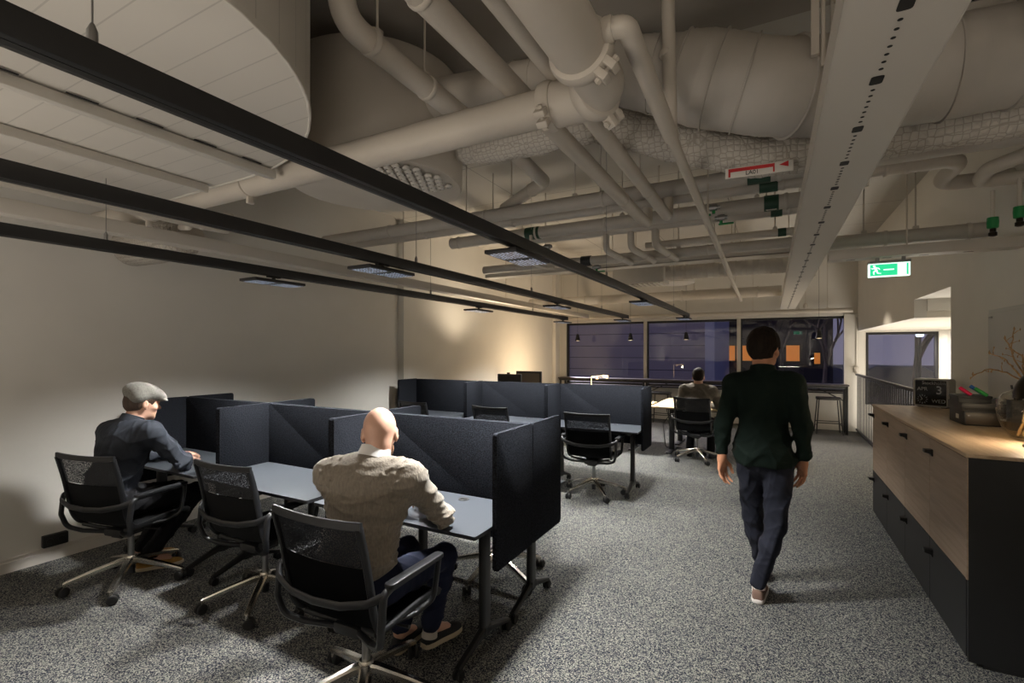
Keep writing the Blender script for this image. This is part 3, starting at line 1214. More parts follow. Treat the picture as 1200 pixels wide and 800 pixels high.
# stub with an elbow under the ceiling panels
pipe('elbow_stub', 'short cream elbow pipe poking down from the ceiling panels, left of the pair of pipes',
     [(-1.70, 3.02, 3.12), (-1.75, 3.86, 3.10), (-2.45, 4.40, 3.10)], 0.056, bend=0.09, collars=[((-1.95, 4.014, 3.1), (-0.7, 0.54, 0))], hangers=[((-1.72, 3.3, 3.115), ZC), ((-2.3, 4.28, 3.1), ZC)])

# green pipe labels
labels = [(0, -0.08, 'upper green band wrapped round the nearest cross pipe'), (1, -0.02, 'green band wrapped round the second cross pipe'),
          (2, 0.0, 'green band with a pale arrow wrapped round the third cross pipe'), (3, 0.04, 'narrow green band wrapped round the fourth, slimmer cross pipe'),
          (4, 0.09, 'lowest thin green band wrapped round the glossy fifth pipe')]
for i, x, lb in labels:
    y, z, r = cross[i][:3]
    bm = BM()
    tube(bm, [(x - 0.075 + 0.01 * i, y, z), (x + 0.075 - 0.01 * i, y, z)], r + 0.004, seg=24)
    o = obj('pipe_label', bm, M['green_tape'], smooth=38)
    tag(o, lb, 'pipe label', 'green pipe labels')
    if i == 2:
        bm = BM()
        a = rad(245)
        yy, zz = y + (r + 0.006) * math.cos(a), z + (r + 0.006) * math.sin(a)
        Mx = Matrix.Translation((x, yy, zz)) @ Matrix.Rotation(rad(65), 4, 'X')
        prism(bm, [(-0.045, 0), (-0.025, 0.014), (-0.025, 0.006), (0.04, 0.006), (0.04, -0.006), (-0.025, -0.006), (-0.025, -0.014)], -0.001, 0.001, M=Mx)
        obj('arrow', bm, M['white_label'], o)


def valve(loc, d, label):
    """ball valve with a lever"""
    t = thing('ball_valve', label, 'valve', loc, 0, 'green ball valves')
    bm = BM()
    tube(bm, [(-0.05, 0, 0), (-0.03, 0, 0), (-0.028, 0, 0), (0.028, 0, 0), (0.03, 0, 0), (0.05, 0, 0)], [0.018, 0.018, 0.028, 0.028, 0.018, 0.018], seg=12)
    obj('valve_body', bm, M['steel'], t)
    bm = BM()
    box(bm, -0.012, 0.012, -0.012, 0.012, -0.05, -0.02, 0.003)
    box(bm, -0.02, 0.10 * d, -0.014, 0.014, -0.062, -0.048, 0.004)
    obj('lever', bm, M['green_valve'], t)
    return t


valve((-0.42, 4.30, 2.80), -1, 'green-levered valve beside the thin branch pipe, upper of two')
valve((-0.38, 4.5, 2.76), 1, 'green-levered valve beside the thin branch pipe, lower of two')
valve((-2.05, 4.6, 2.70), -1, 'green-levered valve above the middle rail, beside the black pipe clamp')
valve((-1.80, 5.45, 2.60), 1, 'green-levered valve low beside the rail-mounted light with bright lenses')
for i, (x, y, z, lb) in enumerate(((1.23, 4.12, 2.43, 'green tap hanging at the right wall, left of two'), (1.32, 4.02, 2.46, 'green tap hanging at the right wall, right of two'))):
    t = thing('drain_tap', lb, 'tap', (x, y, z), 0, 'green drain taps')
    bm = BM()
    lathe(bm, [(0, 0.03), (0.028, 0.03), (0.03, 0.0), (0.028, -0.035), (0.02, -0.04), (0, -0.04)], 14)
    obj('tap_body', bm, M['green_valve'], t)
    bm = BM()
    lathe(bm, [(0, -0.04), (0.016, -0.04), (0.016, -0.06), (0.022, -0.065), (0.022, -0.085), (0.012, -0.09), (0, -0.09)], 12)
    obj('hose_end', bm, M['dark_metal'], t)
    bm = BM()
    tube(bm, [(0, 0, 0.03), (0, 0, 0.20)], 0.012, seg=8)
    obj('stem', bm, PM, t)
# black clamp and green band on the far-left pipe
bm = BM()
tube(bm, [(-2.02, 5.55, 2.70), (-1.90, 5.55, 2.70)], 0.062, seg=24)
tag(obj('pipe_clamp', bm, M['black_metal']), 'black band clamp round a pale pipe beside the near rail light', 'pipe clamp')
bm = BM()
tube(bm, [(-2.32, 4.66, 2.875), (-2.16, 4.66, 2.875)], 0.067, seg=24)
tag(obj('pipe_label', bm, M['green_tape']), 'green band round the pipe above the middle rail', 'pipe label', 'green pipe labels')
pipe('drop_pipe', 'thin white pipe dropping beside the green band above the middle rail',
     [(-2.24, 4.60, 2.84), (-2.24, 4.60, 2.55), (-2.10, 4.72, 2.50), (-2.02, 4.72, 2.50)], 0.018, bend=0.05, seg=12)

# far ducts
t = thing('spiral_duct', 'pale spiral-ribbed duct crossing the far ceiling behind the thin pipe', 'duct', (0, 7.3, 2.75))
pts, rs = [], []
for i in range(200):
    pts.append((-1.35 + 1.75 * i / 199, 0, 0))
    rs.append(0.10 + (0.005 if i % 8 < 2 else 0))
bm = BM()
tube(bm, pts, rs, seg=28)
obj('duct', bm, PG, t, smooth=60)
bm = BM()
box(bm, -2.1, -1.35, -0.2, 0.2, -0.14, 0.16, 0.01)
o = obj('nozzle_box', bm, PG, t)
bm = BM()
for i in range(10):
    for j in range(5):
        lathe(bm, [(0, 0), (0.02, 0), (0.026, -0.012), (0.014, -0.022), (0, -0.022)], 8, c=(-2.05 + i * 0.07, -0.15 + j * 0.07, -0.14))
obj('nozzles', bm, M['white_metal'], o)
for x in (-1.8, -0.7, 0.2):
    bm = BM()
    cyl(bm, (x, 0, 0.08), (x, 0, ZLOW - 2.75), 0.006, 8)
    obj('hanger_rod', bm, PM, t)
pipe('far_pipe', 'fat smooth white pipe crossing the far ceiling before the windows', [(-4.4, 9.0, 2.60), (0.15, 9.0, 2.60)], 0.085, m=PM,
     collars=[((x, 9.0, 2.60), (1, 0, 0)) for x in (-3.2, -1.4, -0.2)], hangers=[((x, 9.0, 2.60), ZLOW) for x in (-3.7, -1.2, -0.6)], seg=28)
t = thing('ceiling_diffuser', 'round white ceiling diffuser under the far spiral duct', 'diffuser', (-1.35, 8.2, 2.72))
bm = BM()
lathe(bm, [(0, 0.30), (0.12, 0.30), (0.12, 0.1), (0.26, 0.08), (0.27, 0.0), (0.22, -0.02), (0, -0.02)], 36)
obj('diffuser_body', bm, M['white_metal'], t)
pipe('head_pipe', 'white pipe running along the top of the big window', [(-4.75, YW - 0.22, 2.43), (1.42, YW - 0.22, 2.43)], 0.05, seg=20,
     hangers=[((x, YW - 0.22, 2.43), ZLOW) for x in (-3.2, -0.35, 0.5, 1.0)], collars=[((x, YW - 0.22, 2.43), (1, 0, 0)) for x in (-2.0, 0.4)])
for i, (x, lb) in enumerate(((0.20, 'small pale valve fitting above the window, left of two'), (0.62, 'small pale valve fitting above the window, right of two'))):
    t = thing('valve_fitting', lb, 'valve', (x, YW - 0.22, 2.5))
    bm = BM()
    lathe(bm, [(0, 0), (0.035, 0), (0.045, 0.05), (0.03, 0.09), (0.012, 0.1), (0.012, 0.16), (0, 0.16)], 16)
    obj('fitting_body', bm, PM, t)
    bm = BM()
    cyl(bm, (0, 0, 0.16), (0, 0, 0.36), 0.007, 8)
    obj('stem', bm, PM, t)

# ---- perforated lighting beam on the right
t = thing('perforated_beam', 'long white perforated metal beam running away on the right', 'beam', (0.268, 0, 2.40))
bm = BM()
x0, x1, w = -0.125, 0.125, 0.0035
box(bm, x0, x1, -2.5, 10.4, 0.002, 0.0055)
box(bm, x0, x0 + w, -2.5, 10.4, 0.0, 0.10)
box(bm, x1 - w, x1, -2.5, 10.4, 0.0, 0.10)
box(bm, x0, x1, 10.4 - w, 10.4, 0.0, 0.10)
obj('beam_body', bm, M['trunk'], t, smooth=0)
bm = BM()
y = 0.3
k = 0
while y < 10.3:
    if k % 8 == 0:
        prism(bm, rrect(-0.016, 0.016, y, y + 0.05, 0.008, 3), 0.0005, 0.0016)
        y += 0.085
    else:
        lathe(bm, [(0.006, 0), (0.006, 0.001), (0, 0.001)], 8, c=(0, y, 0.0006))
        y += 0.038
    k += 1
obj('perforations', bm, M['black_print'], t, smooth=0)
for y in (2.9, 6.1, 9.2):
    bm = BM()
    cyl(bm, (0, y, 0.02), (0, y, (ZLOW if y > YSTEP else ZC) - 2.40), 0.006, 8)
    box(bm, 0.125, 0.15, y - 0.02, y + 0.02, 0.02, 0.06, 0.004)
    obj('hanger_rod', bm, PM, t)

t = thing('cable_trunking', 'white trunking beam along the ceiling above the exit sign', 'trunking', (0, 4.62, 2.335))
bm = BM()
box(bm, 0.40, XR, -0.07, 0.07, 0, 0.075, 0.004)
obj('trunking_body', bm, M['trunk'], t)
bm = BM()
for x in (0.55, 0.78, 1.0, 1.25):
    prism(bm, rrect(x - 0.03, x + 0.03, -0.012, 0.012, 0.01, 3), -0.0015, -0.0005)
obj('knockouts', bm, M['brown_tray'], t, smooth=0)
bm = BM()
cyl(bm, (0.9, 0.0, 0.07), (0.9, 0.0, ZLOW - 2.335), 0.006, 8)
obj('hanger_rod', bm, PM, t)

# ---- running-man exit sign (double sided)
t = thing('exit_sign', 'lit green running man exit sign hanging under the white trunking', 'exit sign', (0.79, 4.62, 2.24))
bm = BM()
box(bm, -0.128, 0.128, -0.02, 0.02, -0.052, 0.05, 0.003)
o = obj('sign_body', bm, M['sign_white'], t)
bm = BM()
box(bm, -0.132, 0.132, -0.024, 0.024, 0.05, 0.068, 0.003)
obj('sign_cap', bm, M['steel'], t)
bm = BM()
for x in (-0.07, 0.09):
    box(bm, x - 0.012, x + 0.012, -0.008, 0.008, 0.066, 0.096)
obj('hanger', bm, M['steel'], t)


def running_man(bm, cx, cy, s, yface, flip):
    def P(x, z):
        return (cx + flip * x * s, cy + z * s)

    def limb(a, b, w):
        (x0, z0), (x1, z1) = a, b
        dx, dz = x1 - x0, z1 - z0
        l = math.hypot(dx, dz)
        nx, nz = -dz / l * w / 2, dx / l * w / 2
        prism(bm, [P(x0 + nx, z0 + nz), P(x1 + nx, z1 + nz), P(x1 - nx, z1 - nz), P(x0 - nx, z0 - nz)], yface - 0.0008, yface + 0.0008, axis='y')
    prism(bm, [P(0.10 + 0.11 * math.cos(a), 0.42 + 0.11 * math.sin(a)) for a in [2 * PI * i / 12 for i in range(12)]], yface - 0.0008, yface + 0.0008, axis='y')
    limb((0.05, 0.30), (-0.10, -0.05), 0.20)
    limb((0.02, 0.26), (0.22, 0.16), 0.09)
    limb((0.22, 0.16), (0.36, 0.24), 0.08)
    limb((-0.02, 0.26), (-0.26, 0.22), 0.09)
    limb((-0.26, 0.22), (-0.36, 0.06), 0.08)
    limb((-0.08, -0.02), (0.16, -0.14), 0.12)
    limb((0.16, -0.14), (0.12, -0.44), 0.10)
    limb((-0.10, -0.02), (-0.18, -0.30), 0.12)
    limb((-0.18, -0.30), (-0.46, -0.34), 0.09)


for s in (-1, 1):
    yf = s * 0.0212
    bm = BM()
    box(bm, -0.118, 0.05, min(yf, yf - s * 0.002), max(yf, yf - s * 0.002), -0.044, 0.042)
    box(bm, 0.105, 0.116, min(yf, yf - s * 0.002), max(yf, yf - s * 0.002), -0.044, 0.042)
    g = obj('green_field', bm, M['sign_green'], o, smooth=0)
    bm = BM()
    running_man(bm, -0.085, -0.002, 0.075, yf + s * 0.001, -1)
    box(bm, -0.035, 0.03, min(yf, yf + s * 0.0012), max(yf, yf + s * 0.0012), -0.005, 0.004)
    obj('pictogram', bm, M['sign_white'], g, smooth=0)

# ---- big rounded plank raft at upper left
t = thing('acoustic_raft', 'big white planked ceiling raft with a rounded end at the upper left', 'ceiling raft', (0, 0, 2.60))
xa, xb, ya, yb = -3.72, -1.32, -2.5, 1.72
out = [(xa, ya), (xb, ya), (xb, 0.62)]
for k in range(1, 15):
    a = rad(90 * k / 14)
    out.append((xb - 1.30 + 1.30 * math.cos(a), 0.62 + 1.08 * math.sin(a)))
out += [(xa, yb)]
bm = BM()
prism(bm, out, 0.0, 0.96)
raft = seamed('raft_planks', (198, 193, 184), 0, 0.115, 0.005, rough=0.6, dark=0.78)
obj('raft_body', bm, raft, t, smooth=30)
bm = BM()
sweep_rect(bm, [(x, y, 0.008) for x, y in out[1:]], 0.012, 0.028)
obj('edge_trim', bm, M['baffle'], t, smooth=30)
for x, w, y1 in ((-2.38, 0.045, 1.70), (-2.92, 0.022, 1.66)):
    bm = BM()
    box(bm, x - w / 2, x + w / 2, -2.4, y1, -0.05, -0.006, 0.004)
    obj('cross_rail', bm, M['baffle'], t)
bm = BM()
for i in range(12):
    y = -0.8 + i * 0.23
    if y < 1.6:
        box(bm, -2.345, -2.335, y, y + 0.10, -0.0085, -0.0055)
obj('slots', bm, M['black_print'], t, smooth=0)

# ---- services along the left wall
t = thing('cable_trunking', 'pale trunking beam running away along the left wall above the wall-side rail', 'trunking', (-3.98, 0, 2.42))
bm = BM()
box(bm, -0.06, 0.06, -2.5, 11.3, 0, 0.09, 0.004)
obj('trunking_body', bm, M['trunk'], t)
for y in (2.0, 4.6, 7.2, 9.8):
    bm = BM()
    cyl(bm, (0, y, 0.08), (0, y, (ZLOW if y > YSTEP else ZC) - 2.42), 0.006, 8)
    obj('hanger_rod', bm, PM, t)
pipe('wall_pipe', 'long cream pipe running beside the left trunking and turning up at its end',
     [(-3.50, -2.5, 2.50), (-3.50, 2.14, 2.50), (-3.50, 2.14, 2.62)], 0.032, bend=0.05, collars=[((-3.5, 1.95, 2.5), (0, 1, 0))], seg=14)
pipe('valve_pipe', 'stub pipe with an elbow beside the lagged patch on the left wall',
     [(-3.62, 1.95, 2.62), (-3.72, 1.98, 2.52), (-3.95, 2.05, 2.56)], 0.026, bend=0.05, seg=12)
t = thing('pipe_lagging', 'speckled lagging sleeve bulging out of the left wall under the trunking', 'lagging', (-4.55, 2.15, 2.52))
bm = BM()
lathe(bm, [(0, -0.42), (0.12, -0.42), (0.16, -0.36), (0.17, 0.0), (0.16, 0.40), (0.12, 0.44), (0, 0.44)], 28, M=Matrix.Rotation(rad(90), 4, 'Y'))
obj('sleeve', bm, M['wire_wrap'], t)
bm = BM()
lathe(bm, [(0, 0.42), (0.10, 0.42), (0.10, 0.55), (0, 0.55)], 24, M=Matrix.Rotation(rad(90), 4, 'Y'))
obj('pipe_stub', bm, PM, t)

# slotted channel near the slab on the right
t = thing('slotted_channel', 'slotted white channel fixed under the slab above the flexible duct', 'channel', (0, 3.16, 3.30))
bm = BM()
box(bm, -0.55, XR, -0.06, 0.08, -0.10, 0.0, 0.004)
obj('channel_body', bm, M['trunk'], t)
bm = BM()
box(bm, -0.55, XR, -0.03, 0.05, 0.0, 0.05, 0.002)
o = obj('slotted_rail', bm, M['steel'], t)
bm = BM()
x = -0.5
while x < 1.4:
    box(bm, x, x + 0.05, -0.0315, -0.0295, 0.02, 0.03)
    x += 0.11
obj('slots', bm, M['black_print'], o, smooth=0)

# =================================================================== track lights
ZR = 2.185
rails = [(-1.235, 'nearest the aisle'), (-2.235, 'in the middle'), (-3.33, 'nearest the left wall')]
ENDS = (8.55, 8.45, 8.35)
LY = (-0.55, 2.38, 5.30, 8.15)
for i, (x, where) in enumerate(rails):
    t = thing('lighting_track', 'long black lighting track hung above the desks, the one ' + where, 'lighting track', (x, 0, ZR), 0, 'black lighting tracks')
    bm = BM()
    box(bm, -0.030, 0.030, -2.5, ENDS[i], 0.0, 0.062, 0.003)
    o = obj('track_body', bm, M['black_metal'], t)
    bm = BM()
    box(bm, -0.010, 0.010, -2.4, ENDS[i] - 0.03, -0.0012, 0.0008)
    obj('track_slot', bm, M['black_print'], t, smooth=0)
    for y in ((0.47, 4.0, 7.2), (2.72, 4.6, 7.0), (1.33, 4.3, 6.9))[i]:
        bm = BM()
        lathe(bm, [(0, 0.062), (0.010, 0.062), (0.010, 0.095), (0.004, 0.11), (0, 0.11)], 10, c=(0, y, 0))
        cyl(bm, (0, y, 0.10), (0, y, (2.60 if (y < 1.6) else ZC) - ZR), 0.0022, 6)
        obj('suspension_cable', bm, M['steel'], t)


def fixture(x, y, label):
    t = thing('track_light', label, 'track light', (x, y, ZR), 0, 'lens lights on the black tracks')
    bm = BM()
    box(bm, -0.018, 0.018, -0.05, 0.05, -0.012, 0.0, 0.002)
    cyl(bm, (0, 0, -0.038), (0, 0, -0.01), 0.013, 12)
    obj('track_adapter', bm, M['black_metal'], t)
    bm = BM()
    box(bm, -0.095, 0.095, -0.21, 0.21, -0.056, -0.036, 0.003)
    obj('lamp_head', bm, M['black_metal'], t)
    for s in (-1, 1):
        bm = BM()
        box(bm, -0.085, 0.085, min(s * 0.03, s * 0.20), max(s * 0.03, s * 0.20), -0.0585, -0.055)
        obj('lens_panel', bm, M['lens'], t, smooth=0)
    return t


side = ['aisle track', 'middle track', 'wall-side track']
dist = {2.38: 'over the front desks', 5.30: 'over the far row of desks', 8.15: 'at its far end near the windows'}
TRACK_LIGHTS = []
f0 = None
for i, (x, _) in enumerate(rails):
    for y in LY[1:]:
        lb = 'flat black lens light hung from the %s, %s' % (side[i], dist[y])
        if f0 is None:
            f0 = fixture(x, y, lb)
        else:
            dup(f0, (x, y, ZR), 0, lb)
    for y in LY:
        TRACK_LIGHTS.append((x, y, ZR - 0.075))
# =================================================================== desks with felt screens
W = 1.17


def felt_panel(bm, x0, x1, y0, y1, z0, z1, axis, r=0.014):
    """soft-edged rounded screen. axis x: a panel lying in the y-z plane"""
    if axis == 'x':
        prism(bm, rrect(y0, y1, z0, z1, r), x0, x1, bev=0.006, axis='x')
    else:
        prism(bm, rrect(x0, x1, z0, z1, r), y0, y1, bev=0.006, axis='y')


def make_desk(label):
    t = thing('workstation_desk', label, 'desk', (0, 0, 0), 0, 'felt-screened desks')
    h = W / 2
    bm = BM()
    prism(bm, rrect(-h + 0.028, h - 0.028, -0.285, 0.255, 0.012, 3), 0.7215, 0.740)
    for f in bm.faces:
        f.material_index = 0 if f.normal.z > 0.9 else 1
    bm.normal_update()
    for f in bm.faces:
        f.material_index = 0 if f.normal.z > 0.9 else 1
    obj('tabletop', bm, [M['desk'], M['desk_edge']], t, smooth=0)
    bm = BM()
    lathe(bm, [(0.0, 0.7395), (0.032, 0.7395), (0.034, 0.742), (0.030, 0.7428), (0.026, 0.741), (0, 0.741)], 28, c=(0.18, 0.18, 0))
    obj('cable_grommet', bm, M['steel'], t)
    bm = BM()
    prism(bm, rrect(0.158, 0.202, 0.170, 0.190, 0.009, 4), 0.741, 0.7422)
    obj('grommet_slot', bm, M['black_print'], t)
    bm = BM()
    box(bm, -h + 0.16, h - 0.16, -0.02, 0.02, 0.655, 0.705, 0.004)
    box(bm, -h + 0.11, -h + 0.19, -0.22, 0.22, 0.700, 0.7215, 0.004)
    box(bm, h - 0.19, h - 0.11, -0.22, 0.22, 0.700, 0.7215, 0.004)
    obj('crossbar', bm, M['black_metal'], t)
    for s in (-1, 1):
        x = s * (h - 0.15)
        bm = BM()
        prism(bm, rrect(x - 0.022, x + 0.022, -0.038, 0.038, 0.018, 4), 0.10, 0.71)
        sweep_rect(bm, [(x, -0.03, 0.135), (x, 0.02, 0.130), (x, 0.10, 0.105), (x, 0.255, 0.058)], [0.05, 0.034], [0.06, 0.022])
        sweep_rect(bm, [(x, 0.03, 0.135), (x, -0.02, 0.130), (x, -0.10, 0.105), (x, -0.255, 0.058)], [0.05, 0.034], [0.06, 0.022])
        leg = obj('leg', bm, M['black_metal'], t)
        for yy in (-0.245, 0.245):
            bm = BM()
            Mx = Matrix.Translation((x, yy, 0.0275)) @ Matrix.Rotation(rad(90), 4, 'Y')
            for dz in (-0.014, 0.014):
                lathe(bm, [(0, dz - 0.008), (0.023, dz - 0.008), (0.0275, dz - 0.004), (0.0275, dz + 0.004), (0.023, dz + 0.008), (0, dz + 0.008)], 20, M=Mx)
            box(bm, x - 0.006, x + 0.006, yy - 0.012, yy + 0.012, 0.02, 0.06, 0.003)
            obj('caster', bm, M['rubber'], leg)
        bm = BM()
        felt_panel(bm, s * h - 0.0125 - s * 0.0125, s * h + 0.0125 - s * 0.0125, -0.13, 0.284, 0.515, 1.205, 'x')
        obj('side_screen', bm, M['felt'], t)
    bm = BM()
    felt_panel(bm, -h + 0.026, h - 0.026, 0.259, 0.2835, 0.515, 1.200, 'y')
    obj('back_screen', bm, M['felt'], t)
    # cable under the top
    bm = BM()
    tube(bm, [(-0.30, -0.10, 0.70), (-0.24, -0.16, 0.665), (-0.15, -0.20, 0.69), (-0.05, -0.17, 0.66), (0.05, -0.10, 0.70)], 0.004, seg=6, bend=0.04)
    obj('cable', bm, M['rubber'], t)
    return t


X1 = (-4.13, -2.96, -1.79)
d0 = make_desk('grey desk in front of the man in the flat cap')
d0.location = (X1[0], 2.215, 0)
dup(d0, (X1[1], 2.215, 0), 0, 'empty grey front desk between the two seated men')
dup(d0, (X1[2], 2.215, 0), 0, 'grey front desk at the aisle where the bald man leans')
for x, lb in zip(X1, ('hidden desk behind the screens, nearest the left wall', 'hidden desk behind the screens of the empty middle desk', 'hidden desk behind the screens at the aisle end')):
    dup(d0, (x, 2.785, 0), PI, lb)
X2 = (-4.165, -2.995, -1.825)
for x, lb in zip(X2, ('far-row desk nearest the left wall', 'far-row desk in the middle', 'far-row desk at the aisle, with an empty chair before it')):
    dup(d0, (x, 5.495, 0), 0, lb)

# =================================================================== office chair


def make_chair(label):
    t = thing('office_chair', label, 'chair', (0, 0, 0), 0, 'black mesh office chairs')
    # five-star base
    bm = BM()
    lathe(bm, [(0, 0.115), (0.030, 0.115), (0.036, 0.13), (0.036, 0.172), (0.030, 0.185), (0, 0.185)], 24)
    for k in range(5):
        a = rad(234 + 72 * k)
        c, s = math.cos(a), math.sin(a)
        P = lambda r, z: (r * c, r * s, z)
        sweep_rect(bm, [P(0.015, 0.152), P(0.06, 0.150), P(0.20, 0.118), P(0.335, 0.082), P(0.352, 0.076)], [0.052, 0.028], [0.046, 0.020])
        cyl(bm, P(0.345, 0.045), P(0.345, 0.082), 0.011, 10)
    obj('star_base', bm, M['chrome'], t)
    for k in range(5):
        a = rad(234 + 72 * k)
        cx, cy = 0.345 * math.cos(a), 0.345 * math.sin(a)
        b = a + 0.6 + k * 1.1
        ox, oy = 0.012 * math.cos(b), 0.012 * math.sin(b)
        bm = BM()
        Mx = Matrix.Translation((cx + ox, cy + oy, 0.031)) @ Matrix.Rotation(b + PI / 2, 4, 'Z') @ Matrix.Rotation(rad(90), 4, 'Y')
        for dz in (-0.017, 0.017):
            lathe(bm, [(0, dz - 0.011), (0.025, dz - 0.011), (0.031, dz - 0.006), (0.031, dz + 0.006), (0.025, dz + 0.011), (0, dz + 0.011)], 20, M=Mx)
        lathe(bm, [(0, -0.006), (0.02, -0.006), (0.02, 0.006), (0, 0.006)], 12, M=Mx)
        obj('caster', bm, M['rubber'], t)
    bm = BM()
    tube(bm, [(0, 0, 0.055), (0, 0, 0.17)], 0.024, seg=16)
    obj('column_foot', bm, M['black_plastic'], t)
    bm = BM()
    tube(bm, [(0, 0, 0.17), (0, 0, 0.38)], 0.019, seg=16)
    obj('column', bm, M['steel'], t)
    # mechanism
    bm = BM()
    box(bm, -0.075, 0.075, -0.13, 0.10, 0.355, 0.405, 0.012)
    box(bm, -0.05, 0.05, -0.10, 0.06, 0.335, 0.36, 0.008)
    tube(bm, [(0.06, 0.02, 0.375), (0.20, 0.03, 0.375), (0.23, 0.03, 0.378)], [0.006, 0.006, 0.009], seg=8)
    for s in (-1, 1):
        tube(bm, [(s * 0.05, -0.02, 0.395), (s * 0.14, 0.06, 0.425), (s * 0.215, 0.12, 0.448)], 0.013, seg=10)
        tube(bm, [(s * 0.05, -0.08, 0.39), (s * 0.14, -0.13, 0.415), (s * 0.215, -0.16, 0.438)], 0.013, seg=10)
    obj('mechanism', bm, M['black_plastic'], t)
    # side frames: seat rail bending up into the back
    prof = [(0.235, 0.448), (0.20, 0.466), (0.05, 0.462), (-0.10, 0.450), (-0.165, 0.462), (-0.205, 0.53), (-0.225, 0.63), (-0.255, 0.78), (-0.293, 0.925)]

    def smooth(pr, n=40):
        P = [Vector((0, y, z)) for y, z in pr]
        out = []
        for i in range(n + 1):
            u = i / n * (len(P) - 1)
            k = min(int(u), len(P) - 2)
            f = u - k
            p0, p1, p2, p3 = P[max(k - 1, 0)], P[k], P[k + 1], P[min(k + 2, len(P) - 1)]
            out.append(0.5 * ((2 * p1) + (p2 - p0) * f + (2 * p0 - 5 * p1 + 4 * p2 - p3) * f * f + (3 * p1 - p0 - 3 * p2 + p3) * f ** 3))
        return out
    sm = smooth(prof)

    def halfw(i):
        u = i / (len(sm) - 1)
        return 0.246 - 0.014 * math.sin(min(u / 0.6, 1) * PI)
    bm = BM()
    for s in (-1, 1):
        tube(bm, [(s * halfw(i), p.y, p.z) for i, p in enumerate(sm)], 0.0125, seg=10, sx=1.5, sy=0.9)
    top = sm[-1]
    sweep_rect(bm, [(x, top.y - 0.012 * (1 - (x / 0.246) ** 2), top.z + 0.008 * (x / 0.246) ** 2) for x in [-0.256 + 0.512 * i / 12 for i in range(13)]], 0.016, 0.036)
    fr0 = sm[0]
    tube(bm, [(-0.246, fr0.y, fr0.z), (-0.1, fr0.y + 0.012, fr0.z - 0.006), (0.1, fr0.y + 0.012, fr0.z - 0.006), (0.246, fr0.y, fr0.z)], 0.012, seg=10)
    obj('side_frame', bm, M['arm'], t)
    # knitted sling
    n_seat = 20

    def sling(i0, i1, name, m, dep):
        bm = BM()
        idx = list(range(i0, i1 + 1))
        V = []
        for i in idx:
            row = []
            for j in range(13):
                x = (j / 12 * 2 - 1)
                w = halfw(i) - 0.006
                p = sm[i]
                tan = (sm[min(i + 1, len(sm) - 1)] - sm[max(i - 1, 0)]).normalized()
                nrm = Vector((0, -tan.z, tan.y))
                if nrm.z < 0 and i < 22:
                    nrm = -nrm
                sag = dep * (1 - x * x)
                q = p + (Vector((0, 0, -1)) if i < 20 else Vector((0, -1, -0.2)).normalized()) * sag
                row.append(bm.verts.new((x * w, q.y, q.z)))
            V.append(row)
        for a, b in zip(V, V[1:]):
            for j in range(12):
                bm.faces.new((a[j], b[j], b[j + 1], a[j + 1]))
        g = bmesh.ops.solidify(bm, geom=bm.faces[:], thickness=0.004)
        return obj(name, bm, m, t, smooth=60)
    sling(0, 22, 'seat', M['knit'], 0.012)
    sling(22, 34, 'backrest_lower', M['knit'], 0.022)
    sling(34, len(sm) - 1, 'backrest_mesh', M['open_knit'], 0.016)
    # looped arms
    for s in (-1, 1):
        bm = BM()
        pts = [(s * 0.05, -0.10, 0.378), (s * 0.20, -0.175, 0.398), (s * 0.285, -0.215, 0.43), (s * 0.306, -0.235, 0.52), (s * 0.306, -0.222, 0.648),
               (s * 0.306, -0.18, 0.662), (s * 0.306, 0.15, 0.668), (s * 0.292, 0.162, 0.62), (s * 0.284, 0.138, 0.47), (s * 0.245, 0.06, 0.432), (s * 0.215, -0.05, 0.440)]
        tube(bm, pts, 0.0135, seg=10, bend=[0, 0.08, 0.07, 0.05, 0.03, 0.03, 0.04, 0.04, 0.06, 0.06, 0], sx=1.0, sy=1.25)
        a = obj('armrest', bm, M['arm'], t)
        bm = BM()
        prism(bm, rrect(s * 0.306 - 0.024, s * 0.306 + 0.024, -0.20, 0.165, 0.018, 4), 0.664, 0.684, bev=0.005)
        obj('arm_pad', bm, M['arm'], a)
    bm = BM()
    pts = [(-0.306, -0.222, 0.645), (-0.262, -0.262, 0.622), (-0.14, -0.292, 0.600), (0, -0.300, 0.594), (0.14, -0.292, 0.600), (0.262, -0.262, 0.622), (0.306, -0.222, 0.645)]
    tube(bm, pts, 0.0125, seg=10, bend=0.06, sx=1.5, sy=0.8)
    obj('back_bow', bm, M['arm'], t)
    return t


c0 = make_chair('black mesh office chair under the man in the flat cap')
c0.location = (-3.98, 1.735, 0)
c0.rotation_euler = (0, 0, rad(13))
dup(c0, (-2.91, 2.02, 0), rad(3), 'empty black mesh office chair at the front desk between the two men')
dup(c0, (-1.665, 1.665, 0), rad(1), 'black mesh office chair under the bald man in the beige sweater')
dup(c0, (-1.75, 3.02, 0), rad(176), 'black mesh chair mostly hidden behind the aisle-end felt screens of the front desks')
dup(c0, (-1.775, 5.27, 0), rad(3), 'empty black mesh office chair at the far-row desk by the aisle')
dup(c0, (-2.98, 5.30, 0), rad(-3), 'black mesh chair at the middle far-row desk, only its back top showing')
dup(c0, (-4.17, 5.32, 0), rad(-6), 'black mesh chair at the far-row desk nearest the left wall, only its back top showing')
dup(c0, (-0.97, 7.62, 0), rad(-8), 'black mesh office chair under the man in the grey blazer')

# =================================================================== wooden sit-stand tables


